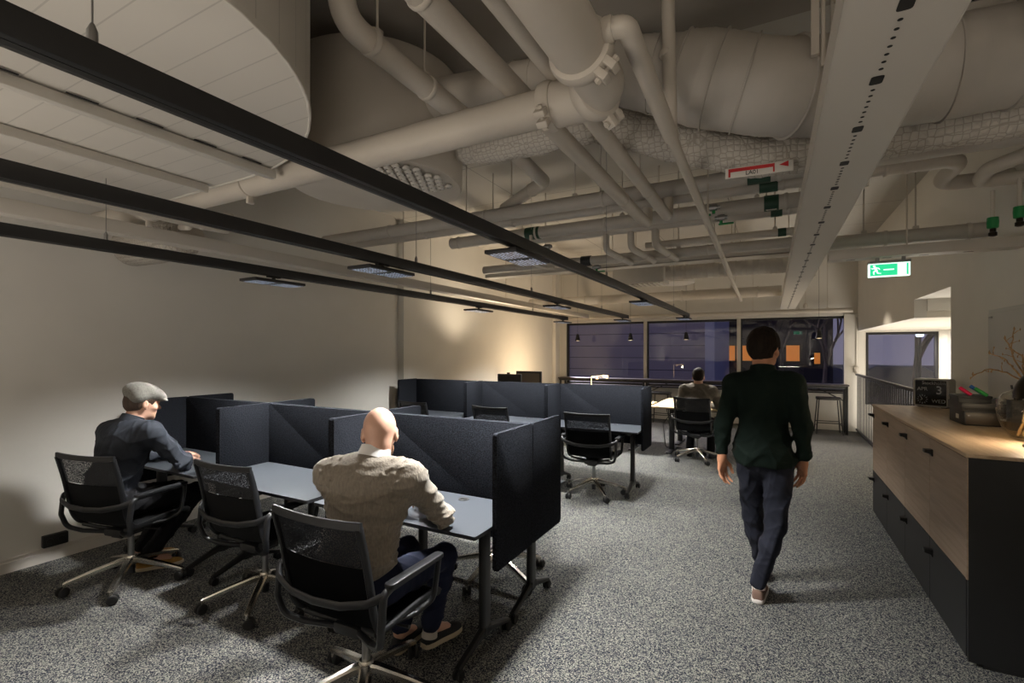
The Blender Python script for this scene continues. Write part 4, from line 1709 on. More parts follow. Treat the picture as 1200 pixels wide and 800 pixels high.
def make_table(label):
    t = thing('standing_desk', label, 'desk', (0, 0, 0), 0, 'birch-topped tables beyond the far row')
    bm = BM()
    box(bm, -0.80, 0.80, -0.39, 0.39, 0.715, 0.740, 0.003)
    obj('tabletop', bm, M['birch'], t)
    bm = BM()
    box(bm, -0.52, 0.52, -0.03, 0.03, 0.66, 0.70, 0.004)
    box(bm, -0.56, -0.50, -0.30, 0.30, 0.695, 0.715, 0.003)
    box(bm, 0.50, 0.56, -0.30, 0.30, 0.695, 0.715, 0.003)
    obj('frame', bm, M['black_metal'], t)
    for s in (-1, 1):
        bm = BM()
        box(bm, s * 0.53 - 0.04, s * 0.53 + 0.04, -0.03, 0.03, 0.02, 0.45, 0.004)
        box(bm, s * 0.53 - 0.035, s * 0.53 + 0.035, -0.025, 0.025, 0.45, 0.70, 0.003)
        box(bm, s * 0.53 - 0.04, s * 0.53 + 0.04, -0.33, 0.33, 0.0, 0.022, 0.004)
        obj('leg', bm, M['black_metal'], t)
    return t


w0 = make_table('pale wooden table where the man in the grey blazer works')
w0.location = (-0.90, 8.19, 0)
dup(w0, (-0.90, 9.00, 0), PI, 'pale wooden table back to back with the one the blazer man uses')
dup(w0, (-2.55, 8.19, 0), 0, 'pale wooden table under the little glowing lamp, hidden by the far-row screens')
dup(w0, (-4.05, 7.45, 0), 0, 'pale wooden table carrying the two dark monitors, hidden by the far-row screens')
t = thing('cable_bundle', 'loops of black cable hanging under the pale wooden table', 'cables', (-1.5, 8.3, 0))
bm = BM()
tube(bm, [(-0.05, 0, 0.70), (0, 0.02, 0.5), (0.1, 0.05, 0.42), (0.16, 0.02, 0.55), (0.05, 0.06, 0.62), (-0.1, 0.03, 0.4), (-0.05, 0.0, 0.02), (0.2, 0.1, 0.01)], 0.006, seg=6, bend=0.05)
obj('cable', bm, M['rubber'], t)

# monitors seen over the far screens


def monitor(loc, rz, w, h, label, scr):
    t = thing('monitor', label, 'monitor', loc, rz, 'monitors beyond the far row')
    bm = BM()
    box(bm, -w / 2, w / 2, -0.02, 0.02, 0.14, 0.14 + h, 0.008)
    o = obj('housing', bm, M['black_plastic'], t)
    bm = BM()
    box(bm, -w / 2 + 0.035, w / 2 - 0.035, -0.0215, -0.0195, 0.175, 0.14 + h - 0.035)
    obj('screen', bm, scr, o, smooth=0)
    bm = BM()
    box(bm, -0.03, 0.03, 0.02, 0.04, 0.01, 0.3, 0.004)
    box(bm, -0.12, 0.12, -0.08, 0.10, 0.0, 0.012, 0.004)
    obj('stand', bm, M['black_plastic'], t)
    return t


monitor((-3.99, 7.35, 0.74), rad(0), 0.46, 0.34, 'black monitor above the far-row screens, left of two', M['black_plastic'])
monitor((-3.80, 7.72, 0.74), rad(0), 0.50, 0.38, 'monitor with a grey panel above the far-row screens, right of two', mat('off_screen', (92, 86, 80), 0.3))

t = thing('desk_lamp', 'small glowing brass desk lamp with a jointed arm on the table before the windows', 'desk lamp', (-2.72, 7.95, 0.74))
bm = BM()
lathe(bm, [(0, 0), (0.07, 0), (0.07, 0.015), (0.015, 0.02), (0, 0.02)], 24)
obj('lamp_base', bm, M['brass'], t)
bm = BM()
tube(bm, [(-0.0, 0, 0.02), (0.0, 0, 0.44), (0.20, 0.0, 0.455)], 0.0065, seg=10, bend=0.02)
obj('arm', bm, M['glow_warm'], t)
bm = BM()
tube(bm, [(0.20, 0, 0.455), (0.29, 0, 0.44)], [0.020, 0.024], seg=14)
tube(bm, [(0.10, 0, 0.40), (0.10, 0, 0.45)], [0.022, 0.012], seg=14)
obj('lamp_shade', bm, M['glow_warm'], t)

t = thing('reading_lamp', 'thin brass lamp standing at the left wall and washing it with warm light', 'lamp', (-4.72, 8.65, 0))
bm = BM()
lathe(bm, [(0, 0), (0.11, 0), (0.11, 0.015), (0.012, 0.025), (0, 0.025)], 24)
obj('lamp_base', bm, M['brass'], t)
bm = BM()
tube(bm, [(0, 0, 0.02), (0, 0, 1.13)], 0.007, seg=8)
obj('pole', bm, M['brass'], t)
bm = BM()
lathe(bm, [(0, 1.12), (0.03, 1.12), (0.034, 1.18), (0.030, 1.18), (0.026, 1.13), (0, 1.13)], 16)
obj('lamp_shade', bm, M['dark_metal'], t)

# =================================================================== bar by the window
t = thing('bar_table', 'long narrow dark bar table standing along the window', 'bar table', (-1.7, 11.42, 0))
bm = BM()
box(bm, -3.02, 3.02, -0.19, 0.21, 0.935, 0.965, 0.004)
obj('tabletop', bm, mat('bar_top', (58, 52, 54), 0.35), t)
bm = BM()
box(bm, -3.0, 3.0, -0.17, -0.13, 0.885, 0.935, 0.002)
box(bm, -3.0, 3.0, 0.15, 0.19, 0.885, 0.935, 0.002)
obj('apron', bm, M['black_metal'], t)
for x in (-2.96, -0.9, 0.35, 2.32, 2.98):
    for y in (-0.15, 0.17):
        bm = BM()
        box(bm, x - 0.022, x + 0.022, y - 0.022, y + 0.022, 0, 0.935, 0.003)
        obj('leg', bm, M['black_metal'], t)
for x0, x1 in ((2.98, 2.45), (-0.9, -0.35), (0.35, -0.15)):
    bm = BM()
    sweep_rect(bm, [(x0, 0.17, 0.62), (x1, 0.17, 0.91)], 0.02, 0.02)
    obj('brace', bm, M['black_metal'], t)


def make_stool(label):
    t = thing('bar_stool', label, 'stool', (0, 0, 0), 0, 'dark bar stools')
    bm = BM()
    prism(bm, rrect(-0.20, 0.20, -0.16, 0.16, 0.05), 0.665, 0.71, bev=0.012)
    obj('seat', bm, mat('dark_leather', (36, 32, 30), 0.55, bump=0.2), t)
    for sx in (-1, 1):
        for sy in (-1, 1):
            bm = BM()
            tube(bm, [(sx * 0.17, sy * 0.13, 0.668), (sx * 0.22, sy * 0.17, 0.0)], 0.011, seg=10)
            obj('leg', bm, M['black_metal'], t)
    for sy in (-1, 1):
        bm = BM()
        tube(bm, [(-0.207, sy * 0.16, 0.22), (0.207, sy * 0.16, 0.22)], 0.008, seg=8)
        obj('footrest', bm, M['black_metal'], t)
    for sx in (-1, 1):
        bm = BM()
        tube(bm, [(sx * 0.21, -0.165, 0.17), (sx * 0.21, 0.165, 0.17)], 0.008, seg=8)
        obj('stretcher', bm, M['black_metal'], t)
    return t


s0 = make_stool('dark bar stool tucked under the right end of the window bar')
s0.location = (0.985, 11.32, 0)
s0.rotation_euler = (0, 0, rad(3))
dup(s0, (-2.15, 11.0, 0), rad(-4), 'dark bar stool beyond the pale wooden table, left of the man in the blazer')

# pendants over the bar


def make_pendant(label):
    t = thing('pendant_lamp', label, 'pendant lamp', (0, 0, 0), 0, 'black cone pendants over the bar')
    bm = BM()
    lathe(bm, [(0.0, 0.165), (0.022, 0.165), (0.030, 0.155), (0.066, 0.0), (0.062, 0.0), (0.028, 0.145), (0.0, 0.15)], 28)
    obj('lamp_shade', bm, M['black_metal'], t)
    bm = BM()
    lathe(bm, [(0, -0.004), (0.045, 0.0), (0.058, 0.008), (0.050, 0.035), (0, 0.04)], 20)
    obj('bulb', bm, M['glow_pend'], t)
    bm = BM()
    cyl(bm, (0, 0, 0.16), (0, 0, ZLOW - 1.87), 0.003, 6)
    obj('cord', bm, M['black_metal'], t)
    return t


PEND = [(-4.22, 'leftmost black cone pendant over the bar, by the left window frame'), (-2.91, 'black cone pendant just left of the first window post'),
        (-1.67, 'black cone pendant above the head of the man in the blazer'), (0.83, 'rightmost black cone pendant over the bar, above the stool')]
p0 = None
for x, lb in PEND:
    if p0 is None:
        p0 = make_pendant(lb)
        p0.location = (x, 11.3, 1.87)
    else:
        dup(p0, (x, 11.3, 1.87), 0, lb)

# =================================================================== storage cabinets on the right
CX0, CX1, CY0, CY1, CH = 0.89, 1.50, 3.325, 5.935, 1.09
UW = (CY1 - CY0) / 4


def make_cabinet(label):
    """local origin at the floor, front face centre; front looks along -x"""
    t = thing('storage_cabinet', label, 'cabinet', (0, 0, 0), 0, 'two-tone cabinets along the right wall')
    h = UW / 2
    D = CX1 - CX0
    bm = BM()
    box(bm, 0.022, D, -h + 0.0005, h - 0.0005, 0.06, CH - 0.022)
    box(bm, 0.05, D, -h + 0.0005, h - 0.0005, 0.0, 0.06)
    obj('carcass', bm, M['black_front'], t, smooth=0)
    for nm, z0, z1, m in (('upper_door', 0.44, CH - 0.026, M['oak_door']), ('lower_door', 0.035, 0.436, M['black_front'])):
        bm = BM()
        box(bm, 0.0, 0.020, -h + 0.0015, h - 0.0015, z0, z1, 0.0015, 1)
        d = obj(nm, bm, m, t, smooth=0)
        bm = BM()
        yh = h - 0.05
        prism(bm, [(0.0, z1 - 0.062), (-0.042, z1 - 0.062), (-0.042, z1 - 0.082), (-0.010, z1 - 0.088), (-0.006, z1 - 0.104), (0.0, z1 - 0.104)], yh - 0.025, yh + 0.025, bev=0.002, axis='y')
        obj('handle', bm, M['black_metal'], d)
    return t


k0 = make_cabinet('oak and black cabinet at the near end of the right-hand row')
k0.location = (CX0, CY0 + UW / 2, 0)
for i, lb in ((1, 'second oak and black cabinet from the near end of the right-hand row'), (2, 'third oak and black cabinet from the near end of the right-hand row'),
              (3, 'oak and black cabinet at the far end of the right-hand row, under the flip clock')):
    dup(k0, (CX0, CY0 + UW * (i + 0.5), 0), 0, lb)
bm = BM()
box(bm, CX0 - 0.006, XR - 0.002, CY0 - 0.024, CY1 + 0.01, CH - 0.020, CH, 0.003)
tag(obj('worktop', bm, M['oak']), 'long oak worktop lying over the row of cabinets', 'worktop')
t = thing('end_panel', 'black side panel closing the near end of the cabinet row', 'panel', (CX0, CY0 - 0.020, 0))
bm = BM()
box(bm, 0.004, CX1 - CX0, 0.0, 0.020, 0.02, CH - 0.022, 0.001, 1)
box(bm, 0.06, CX1 - CX0, 0.003, 0.020, 0.0, 0.02)
obj('panel_board', bm, M['black_front'], t, smooth=0)
bm = BM()
box(bm, -0.002, 0.004, 0.0, 0.020, 0.44, CH - 0.022)
obj('oak_edging', bm, M['oak_door'], t, smooth=0)

# flip clock
t = thing('flip_clock', 'square flip calendar clock reading APR 3 WED at the far end of the worktop', 'clock', (1.31, 5.83, CH), rad(-35))
bm = BM()
prism(bm, rrect(-0.135, 0.135, 0.008, 0.268, 0.02, 5), -0.0, 0.14, bev=0.006, axis='y')
obj('clock_case', bm, M['silver_shell'], t)
bm = BM()
box(bm, -0.12, 0.12, -0.002, 0.012, 0.022, 0.254, 0.004)
f = obj('clock_face', bm, mat('clock_face_black', (26, 28, 30), 0.25), t)
for s in (-1, 1):
    bm = BM()
    box(bm, s * 0.09 - 0.02, s * 0.09 + 0.02, 0.02, 0.12, 0.0, 0.009, 0.002)
    obj('foot', bm, M['rubber'], t)
for nm, tx, sz, x, z in (('place_lettering', 'Stockholm', 0.042, 0.025, 0.229), ('month_lettering', 'APR', 0.046, -0.062, 0.172), ('day_numeral', '3', 0.105, 0.065, 0.162), ('weekday_lettering', 'WED', 0.046, 0.062, 0.062)):
    text_mesh(nm, tx, sz, M['grey_print'], f, Matrix.Translation((x, -0.0025, z)) @ Matrix.Rotation(rad(90), 4, 'X'), 0.0006)
bm = BM()
for k in range(12):
    a = 2 * PI * k / 12
    c, s = math.cos(a), math.sin(a)
    prism(bm, [(-0.062 + 0.030 * c - 0.0022 * s, 0.076 + 0.030 * s + 0.0022 * c), (-0.062 + 0.043 * c - 0.0022 * s, 0.076 + 0.043 * s + 0.0022 * c),
               (-0.062 + 0.043 * c + 0.0022 * s, 0.076 + 0.043 * s - 0.0022 * c), (-0.062 + 0.030 * c + 0.0022 * s, 0.076 + 0.030 * s - 0.0022 * c)], -0.0032, -0.0018, axis='y')
obj('hour_marks', bm, M['grey_print'], f, smooth=0)
for nm, a, l in (('hour_hand', 215, 0.020), ('minute_hand', 118, 0.028)):
    bm = BM()
    c, s = math.cos(rad(a)), math.sin(rad(a))
    prism(bm, [(-0.062 - 0.002 * s, 0.076 + 0.002 * c), (-0.062 + l * c - 0.001 * s, 0.076 + l * s + 0.001 * c), (-0.062 + l * c + 0.001 * s, 0.076 + l * s - 0.001 * c), (-0.062 + 0.002 * s, 0.076 - 0.002 * c)], -0.004, -0.0030, axis='y')
    obj(nm, bm, M['white_label'], f, smooth=0)

# document box, tray and what lies in it
t = thing('document_box', 'dark document box with a taupe drawer front on the worktop', 'box', (1.21, 4.56, CH))
bm = BM()
box(bm, 0, 0.29, 0.0, 0.32, 0.0, 0.105, 0.004)
obj('box_body', bm, M['black_plastic'], t)
bm = BM()
box(bm, 0.008, 0.285, -0.006, 0.0, 0.010, 0.092, 0.002)
dr = obj('drawer', bm, M['brown_tray'], t)
bm = BM()
box(bm, 0.018, 0.032, -0.008, -0.006, 0.066, 0.074, 0.001)
obj('drawer_stud', bm, M['steel'], dr)
bm = BM()
box(bm, -0.0018, 0.0, 0.11, 0.17, 0.035, 0.068)
obj('label_holder', bm, M['white_label'], t)
t = thing('letter_tray', 'black letter tray lying on the document box, full of small office things', 'tray', (1.19, 4.54, CH + 0.1055))
bm = BM()
box(bm, 0, 0.31, 0, 0.30, 0, 0.008, 0.002)
for a in ((0, 0.31, 0, 0.006), (0, 0.31, 0.294, 0.30), (0, 0.006, 0, 0.30), (0.304, 0.31, 0, 0.30)):
    box(bm, a[0], a[1], a[2], a[3], 0.004, 0.055, 0.002)
obj('tray_body', bm, M['black_metal'], t)
Z = CH + 0.1145


def marker(x, y, z, rz, m, label):
    t = thing('marker_pen', label, 'marker pen', (x, y, z), rz, 'marker pens in the tray')
    bm = BM()
    Mx = Matrix.Rotation(rad(52), 4, 'Y')
    lathe(bm, [(0, 0), (0.0115, 0), (0.0125, 0.004), (0.0125, 0.05), (0, 0.05)], 16, M=Mx)
    obj('barrel', bm, m, t)
    bm = BM()
    lathe(bm, [(0, 0.05), (0.0125, 0.05), (0.0125, 0.078), (0.010, 0.082), (0, 0.082)], 16, M=Mx)
    obj('pen_cap', bm, m, t)


marker(1.265, 4.62, Z + 0.098, rad(150), M['marker_red'], 'pink marker pen in the black letter tray')
marker(1.345, 4.60, Z + 0.098, rad(168), M['marker_green'], 'green marker pen in the black letter tray')
marker(1.33, 4.64, Z + 0.112, rad(172), M['marker_blue'], 'blue marker pen behind the green one in the black letter tray')
t = thing('pen_box', 'black lidded box in the letter tray under the marker pens', 'box', (1.28, 4.70, Z))
bm = BM()
box(bm, -0.09, 0.09, -0.10, 0.10, 0.0, 0.085, 0.006)
obj('box_body', bm, M['black_plastic'], t)
bm = BM()
box(bm, -0.094, 0.094, -0.104, 0.104, 0.075, 0.095, 0.005)
obj('lid', bm, M['black_plastic'], t)
t = thing('pen_cup', 'black pen cup holding dark pens beside the vase', 'pen cup', (1.45, 4.44, CH))
bm = BM()
prism(bm, rrect(-0.045, 0.045, -0.045, 0.045, 0.01), 0.0, 0.20)
obj('cup', bm, M['black_plastic'], t)
for x, y, h in ((-0.02, 0.01, 0.30), (0.015, -0.02, 0.27), (0.02, 0.02, 0.32), (-0.01, -0.02, 0.25)):
    bm = BM()
    tube(bm, [(x * 0.6, y * 0.6, 0.2), (x * 1.4, y * 1.4, h)], 0.006, seg=8)
    obj('pen', bm, M['black_metal'], t)
t = thing('tape_dispenser', 'black tape dispenser at the back of the letter tray', 'tape dispenser', (1.43, 4.66, Z))
bm = BM()
prism(bm, [(-0.06, 0), (0.07, 0), (0.07, 0.04), (0.03, 0.075), (-0.02, 0.08), (-0.06, 0.05)], -0.025, 0.025, bev=0.004, axis='y')
obj('dispenser_body', bm, M['black_plastic'], t)
bm = BM()
lathe(bm, [(0.012, -0.01), (0.03, -0.01), (0.03, 0.01), (0.012, 0.01), (0.012, -0.01)], 20, M=Matrix.Translation((0, -0.026, 0.05)) @ Matrix.Rotation(rad(90), 4, 'X'), close=False)
obj('tape_roll', bm, M['grey_panel'], t)

# vase with water and twigs
VX, VY = 1.335, 3.95
t = thing('glass_vase', 'round clear glass vase half full of water on the oak worktop', 'vase', (VX, VY, CH))
bm = BM()
outp = [(0.0, 0.001), (0.055, 0.001), (0.075, 0.012), (0.108, 0.06), (0.130, 0.12), (0.140, 0.18), (0.136, 0.23), (0.112, 0.275), (0.070, 0.298), (0.045, 0.308), (0.040, 0.322), (0.047, 0.338)]
inn = [(0.043, 0.338), (0.036, 0.322), (0.041, 0.305), (0.068, 0.293), (0.108, 0.270), (0.131, 0.228), (0.135, 0.18), (0.125, 0.12), (0.103, 0.062), (0.070, 0.018), (0.0, 0.014)]
lathe(bm, outp + inn, 48)
obj('glass_body', bm, M['vase_glass'], t, smooth=60)
bm = BM()
lathe(bm, [(0.0, 0.0155), (0.069, 0.0195), (0.102, 0.063), (0.1195, 0.108), (0.1205, 0.112), (0.0, 0.112)], 48)
obj('water', bm, glass('vase_water', 2.0, (0.86, 0.80, 0.68)), t, smooth=60)

t = thing('twig_branches', 'dry budding twigs standing in the glass vase and fanning to the left', 'branches', (VX, VY, CH))
rnd = random.Random(11)
R_ = Vector((0.8813, 0.4725, 0))      # roughly across the room view; twigs fan this way
F_ = Vector((-0.4725, 0.8813, 0))


def V3(a, b, z):
    return R_ * a + F_ * b + Vector((0, 0, z))


twigs = [
    [(0.06, 0.0, 0.03), (0.02, 0.0, 0.2), (0.0, 0.0, 0.335), (-0.10, 0.03, 0.40), (-0.18, 0.05, 0.425), (-0.27, 0.06, 0.385)],
    [(0.05, 0.02, 0.03), (0.015, 0.01, 0.2), (0.0, 0.01, 0.335), (-0.09, 0.0, 0.43), (-0.16, -0.01, 0.49), (-0.25, -0.02, 0.515)],
    [(0.03, -0.03, 0.03), (0.01, -0.01, 0.2), (0.005, 0.0, 0.335), (-0.05, -0.03, 0.44), (-0.08, -0.04, 0.50), (-0.17, -0.06, 0.55), (-0.20, -0.06, 0.60)],
    [(-0.04, 0.02, 0.03), (0.0, 0.0, 0.2), (0.01, 0.0, 0.335), (0.01, 0.04, 0.44), (0.06, 0.06, 0.56), (0.09, 0.08, 0.70)],
    [(-0.05, -0.02, 0.03), (0.0, 0.0, 0.2), (0.008, 0.0, 0.335), (-0.02, 0.06, 0.47), (-0.02, 0.08, 0.55), (0.02, 0.10, 0.66)],
    [(0.0, 0.05, 0.03), (0.0, 0.01, 0.2), (0.004, 0.0, 0.335), (0.08, -0.02, 0.46), (0.16, -0.03, 0.53), (0.24, -0.05, 0.66)],
]
for tw in twigs:
    bm = BM()
    pts = [V3(*p) for p in tw]
    fp = []
    for a, b in zip(pts, pts[1:]):
        for k in range(4):
            fp.append(a.lerp(b, k / 4) + Vector([rnd.uniform(-1, 1) * 0.0035 for _ in range(3)]))
    fp.append(pts[-1])
    tube(bm, fp, [0.0068 - 0.0042 * i / (len(fp) - 1) for i in range(len(fp))], seg=7)
    for i in range(13, len(fp) - 1, 2):
        d = (fp[i + 1] - fp[i]).normalized()
        o_ = Vector([rnd.uniform(-1, 1) for _ in range(3)])
        o_ = (o_ - d * o_.dot(d)).normalized()
        q = fp[i] + (d * 0.6 + o_).normalized() * rnd.uniform(0.018, 0.06)
        tube(bm, [fp[i], fp[i].lerp(q, 0.6) + d * 0.004, q], [0.0026, 0.002, 0.0014], seg=5)
        lathe(bm, [(0, -0.006), (0.0035, 0), (0.0025, 0.007), (0, 0.012)], 6, M=Matrix.Translation(q))
    lathe(bm, [(0, -0.008), (0.0055, 0.002), (0.003, 0.014), (0, 0.02)], 7, M=Matrix.Translation(fp[-1]))
    obj('twig', bm, M['branch'], t)

# dome table lamp at the frame edge
t = thing('table_lamp', 'dark bronze dome table lamp lighting the worktop beside the vase', 'table lamp', (1.285, 3.685, CH))
bm = BM()
lathe(bm, [(0, 0), (0.062, 0), (0.062, 0.012), (0.014, 0.02), (0, 0.02)], 32)
obj('lamp_base', bm, M['dark_metal'], t)
bm = BM()
tube(bm, [(0, 0, 0.015), (0, 0, 0.36)], 0.009, seg=12)
obj('stem', bm, M['dark_metal'], t)
bm = BM()
prof = [(0.10 * math.cos(a), 0.27 + 0.15 * math.sin(a)) for a in [rad(90 * k / 12) for k in range(13)]]
prof2 = [(0.096 * math.cos(a), 0.27 + 0.145 * math.sin(a)) for a in [rad(90 * k / 12) for k in range(12, -1, -1)]]
lathe(bm, prof + prof2, 40)
obj('lamp_shade', bm, M['dark_metal'], t)
bm = BM()
lathe(bm, [(0, 0.29), (0.03, 0.295), (0.036, 0.32), (0.02, 0.35), (0, 0.355)], 20)
obj('bulb', bm, M['glow_warm'], t)
# =================================================================== people (blended distance fields -> one surface)


class Field:
    def __init__(self, lo, hi, h):
        self.lo = np.array(lo, float)
        self.h = h
        n = np.ceil((np.array(hi) - self.lo) / h).astype(int) + 1
        self.n = n
        self.ax = [self.lo[i] + h * np.arange(n[i]) for i in range(3)]
        self.f = np.full(tuple(n), 0.3, np.float32)

    def blk(self, lo, hi):
        s = []
        for i in range(3):
            a = max(int(math.floor((lo[i] - self.lo[i]) / self.h)), 0)
            b = min(int(math.ceil((hi[i] - self.lo[i]) / self.h)) + 1, self.n[i])
            if b <= a:
                return None, None
            s.append(slice(a, b))
        s = tuple(s)
        P = np.stack(np.meshgrid(*[self.ax[i][s[i]] for i in range(3)], indexing='ij'), -1)
        return s, P

    def put(self, s, d, k):
        f = self.f[s]
        if k > 0:
            hh = np.maximum(k - np.abs(f - d), 0) / k
            self.f[s] = np.minimum(f, d) - hh * hh * k / 4
        else:
            self.f[s] = np.minimum(f, d)

    def cone(self, a, b, r1, r2, k=0.02):
        a, b = np.array(a, float), np.array(b, float)
        m = max(r1, r2) + k + 3 * self.h
        s, P = self.blk(np.minimum(a, b) - m, np.maximum(a, b) + m)
        if s is None:
            return
        ab = b - a
        t = np.clip(((P - a) @ ab) / max(ab @ ab, 1e-9), 0, 1)
        d = np.linalg.norm(P - a - t[..., None] * ab, axis=-1) - (r1 + (r2 - r1) * t)
        self.put(s, d, k)

    def _ell(self, c, r, R, m):
        c, r = np.array(c, float), np.array(r, float)
        R = np.eye(3) if R is None else np.array(R, float)
        ext = np.sqrt(((R * r) ** 2).sum(1)) + m
        s, P = self.blk(c - ext, c + ext)
        if s is None:
            return None, None
        q = (P - c) @ R
        k0 = np.linalg.norm(q / r, axis=-1)
        k1 = np.linalg.norm(q / (r * r), axis=-1)
        return s, k0 * (k0 - 1) / np.maximum(k1, 1e-6)

    def ell(self, c, r, R=None, k=0.02):
        s, d = self._ell(c, r, R, k + 3 * self.h)
        if s is not None:
            self.put(s, d, k)

    def cut(self, c, r, R=None, k=0.01):
        s, d = self._ell(c, r, R, k + 3 * self.h)
        if s is None:
            return
        f = self.f[s]
        d = -d
        hh = np.maximum(k - np.abs(f - d), 0) / max(k, 1e-6)
        self.f[s] = np.maximum(f, d) + hh * hh * k / 4

    def plane_cut(self, p, n):
        """drop everything on the side n points to"""
        p, n = np.array(p, float), np.array(n, float)
        n /= np.linalg.norm(n)
        P = np.stack(np.meshgrid(*self.ax, indexing='ij'), -1)
        self.f = np.maximum(self.f, ((P - p) @ n).astype(np.float32))

    def wrinkle(self, amp, freq, seed, stretch=(1, 1, 1), mask=None):
        g = np.random.RandomState(seed)
        P = np.stack(np.meshgrid(*self.ax, indexing='ij'), -1).astype(np.float32) * np.array(stretch, np.float32)
        near = np.abs(self.f) < 0.03
        Q = P[near]
        w = Q + 0.02 * np.sin(Q[:, [1, 2, 0]] * 23 + g.rand(3).astype(np.float32) * 6)
        v = np.zeros(len(Q), np.float32)
        for i in range(7):
            d = g.randn(3)
            d /= np.linalg.norm(d)
            v += (1 - np.abs(np.sin(w @ (d * freq * g.uniform(0.6, 1.6)).astype(np.float32) + g.uniform(0, 6)))) ** 3
        v = v / 7 - 0.22
        if mask is not None:
            v *= mask((P[near] / np.array(stretch, np.float32)))
        self.f[near] -= amp * v

    def mesh(self):
        f, h = self.f, self.h
        ins = f < 0
        nx, ny, nz = f.shape
        cx, cy, cz = nx - 1, ny - 1, nz - 1
        ids, pos, quads = [], [], []
        for ax in range(3):
            sl0 = [slice(None)] * 3
            sl1 = [slice(None)] * 3
            sl0[ax] = slice(0, -1)
            sl1[ax] = slice(1, None)
            a, b = f[tuple(sl0)], f[tuple(sl1)]
            cr = np.argwhere((a < 0) != (b < 0))
            u, v = (ax + 1) % 3, (ax + 2) % 3
            dims = [nx, ny, nz]
            ok = (cr[:, u] >= 1) & (cr[:, u] < dims[u] - 1) & (cr[:, v] >= 1) & (cr[:, v] < dims[v] - 1)
            cr = cr[ok]
            fa = a[tuple(cr.T)]
            fb = b[tuple(cr.T)]
            p = cr.astype(float)
            p[:, ax] += fa / (fa - fb)
            cells = []
            for du, dv in ((-1, -1), (0, -1), (0, 0), (-1, 0)):
                c = cr.copy()
                c[:, u] += du
                c[:, v] += dv
                cid = (c[:, 0] * cy + c[:, 1]) * cz + c[:, 2]
                cells.append(cid)
                ids.append(cid)
                pos.append(p)
            q = np.stack(cells, 1)
            q[fa > 0] = q[fa > 0][:, ::-1]
            quads.append(q)
        ids = np.concatenate(ids)
        pos = np.concatenate(pos)
        quads = np.concatenate(quads)
        uniq, inv = np.unique(ids, return_inverse=True)
        cnt = np.bincount(inv)
        V = np.stack([np.bincount(inv, pos[:, i]) / cnt for i in range(3)], 1) * h + self.lo
        Fq = np.searchsorted(uniq, quads)
        return V, Fq

    def obj(self, name, m, parent=None, mats=None, keep_largest=True):
        V, Fq = self.mesh()
        me = bpy.data.meshes.new(name)
        me.vertices.add(len(V))
        me.vertices.foreach_set('co', V.astype(np.float32).ravel())
        me.loops.add(len(Fq) * 4)
        me.loops.foreach_set('vertex_index', Fq.astype(np.int32).ravel())
        me.polygons.add(len(Fq))
        me.polygons.foreach_set('loop_start', np.arange(0, len(Fq) * 4, 4, dtype=np.int32))
        me.polygons.foreach_set('use_smooth', np.ones(len(Fq), bool))
        me.update(calc_edges=True)
        me.validate()
        for mm in (m if isinstance(m, (list, tuple)) else [m]):
            me.materials.append(mm)
        o = bpy.data.objects.new(name, me)
        COL.objects.link(o)
        o.parent = parent
        return o


def A(*v):
    return np.array(v, float)


def rotm(yaw=0, pitch=0, roll=0):
    """columns: right, forward, up. pitch < 0 looks down, yaw > 0 turns left"""
    Rz = np.array(Matrix.Rotation(rad(yaw), 3, 'Z'))
    Rx = np.array(Matrix.Rotation(rad(pitch), 3, 'X'))
    Ry = np.array(Matrix.Rotation(rad(roll), 3, 'Y'))
    return Rz @ Rx @ Ry


def add_head(F, C, R, nb, beard=False):
    L = lambda x, y, z: C + R @ A(x, y, z)
    F.ell(L(0, -0.012, 0.028), (0.077, 0.097, 0.093), R, 0.01)
    F.ell(L(0, 0.028, -0.035), (0.060, 0.068, 0.085), R, 0.03)
    F.ell(L(0, 0.040, -0.078), (0.048, 0.048, 0.036), R, 0.025)
    F.cone(L(-0.035, 0.080, 0.024), L(0.035, 0.080, 0.024), 0.012, 0.012, 0.016)
    for s in (-1, 1):
        F.ell(L(s * 0.040, 0.062, -0.022), (0.026, 0.024, 0.024), R, 0.02)
        F.cut(L(s * 0.031, 0.102, 0.006), (0.017, 0.016, 0.012), R, 0.010)
        F.ell(L(s * 0.031, 0.080, 0.006), (0.0125, 0.0125, 0.0115), R, 0.006)
        # ear: rim, hollow, lobe
        F.ell(L(s * 0.079, -0.008, -0.006), (0.010, 0.019, 0.031), R @ rotm(-s * 22, 8), 0.006)
        F.cut(L(s * 0.091, -0.004, -0.002), (0.006, 0.010, 0.016), R @ rotm(-s * 22, 8), 0.005)
        F.ell(L(s * 0.077, 0.004, -0.034), (0.007, 0.009, 0.011), R, 0.006)
    F.cone(L(0, 0.088, 0.012), L(0, 0.110, -0.020), 0.008, 0.012, 0.012)
    for s in (-1, 1):
        F.ell(L(s * 0.011, 0.098, -0.024), (0.009, 0.011, 0.008), R, 0.008)
    F.ell(L(0, 0.088, -0.051), (0.024, 0.011, 0.006), R, 0.006)
    F.ell(L(0, 0.086, -0.063), (0.021, 0.011, 0.007), R, 0.006)
    F.cut(L(0, 0.101, -0.057), (0.022, 0.006, 0.0022), R, 0.004)
    F.ell(L(0, 0.078, -0.096), (0.022, 0.018, 0.017), R, 0.02)
    F.cone(nb, L(0, -0.025, -0.055), 0.062, 0.055, 0.03)


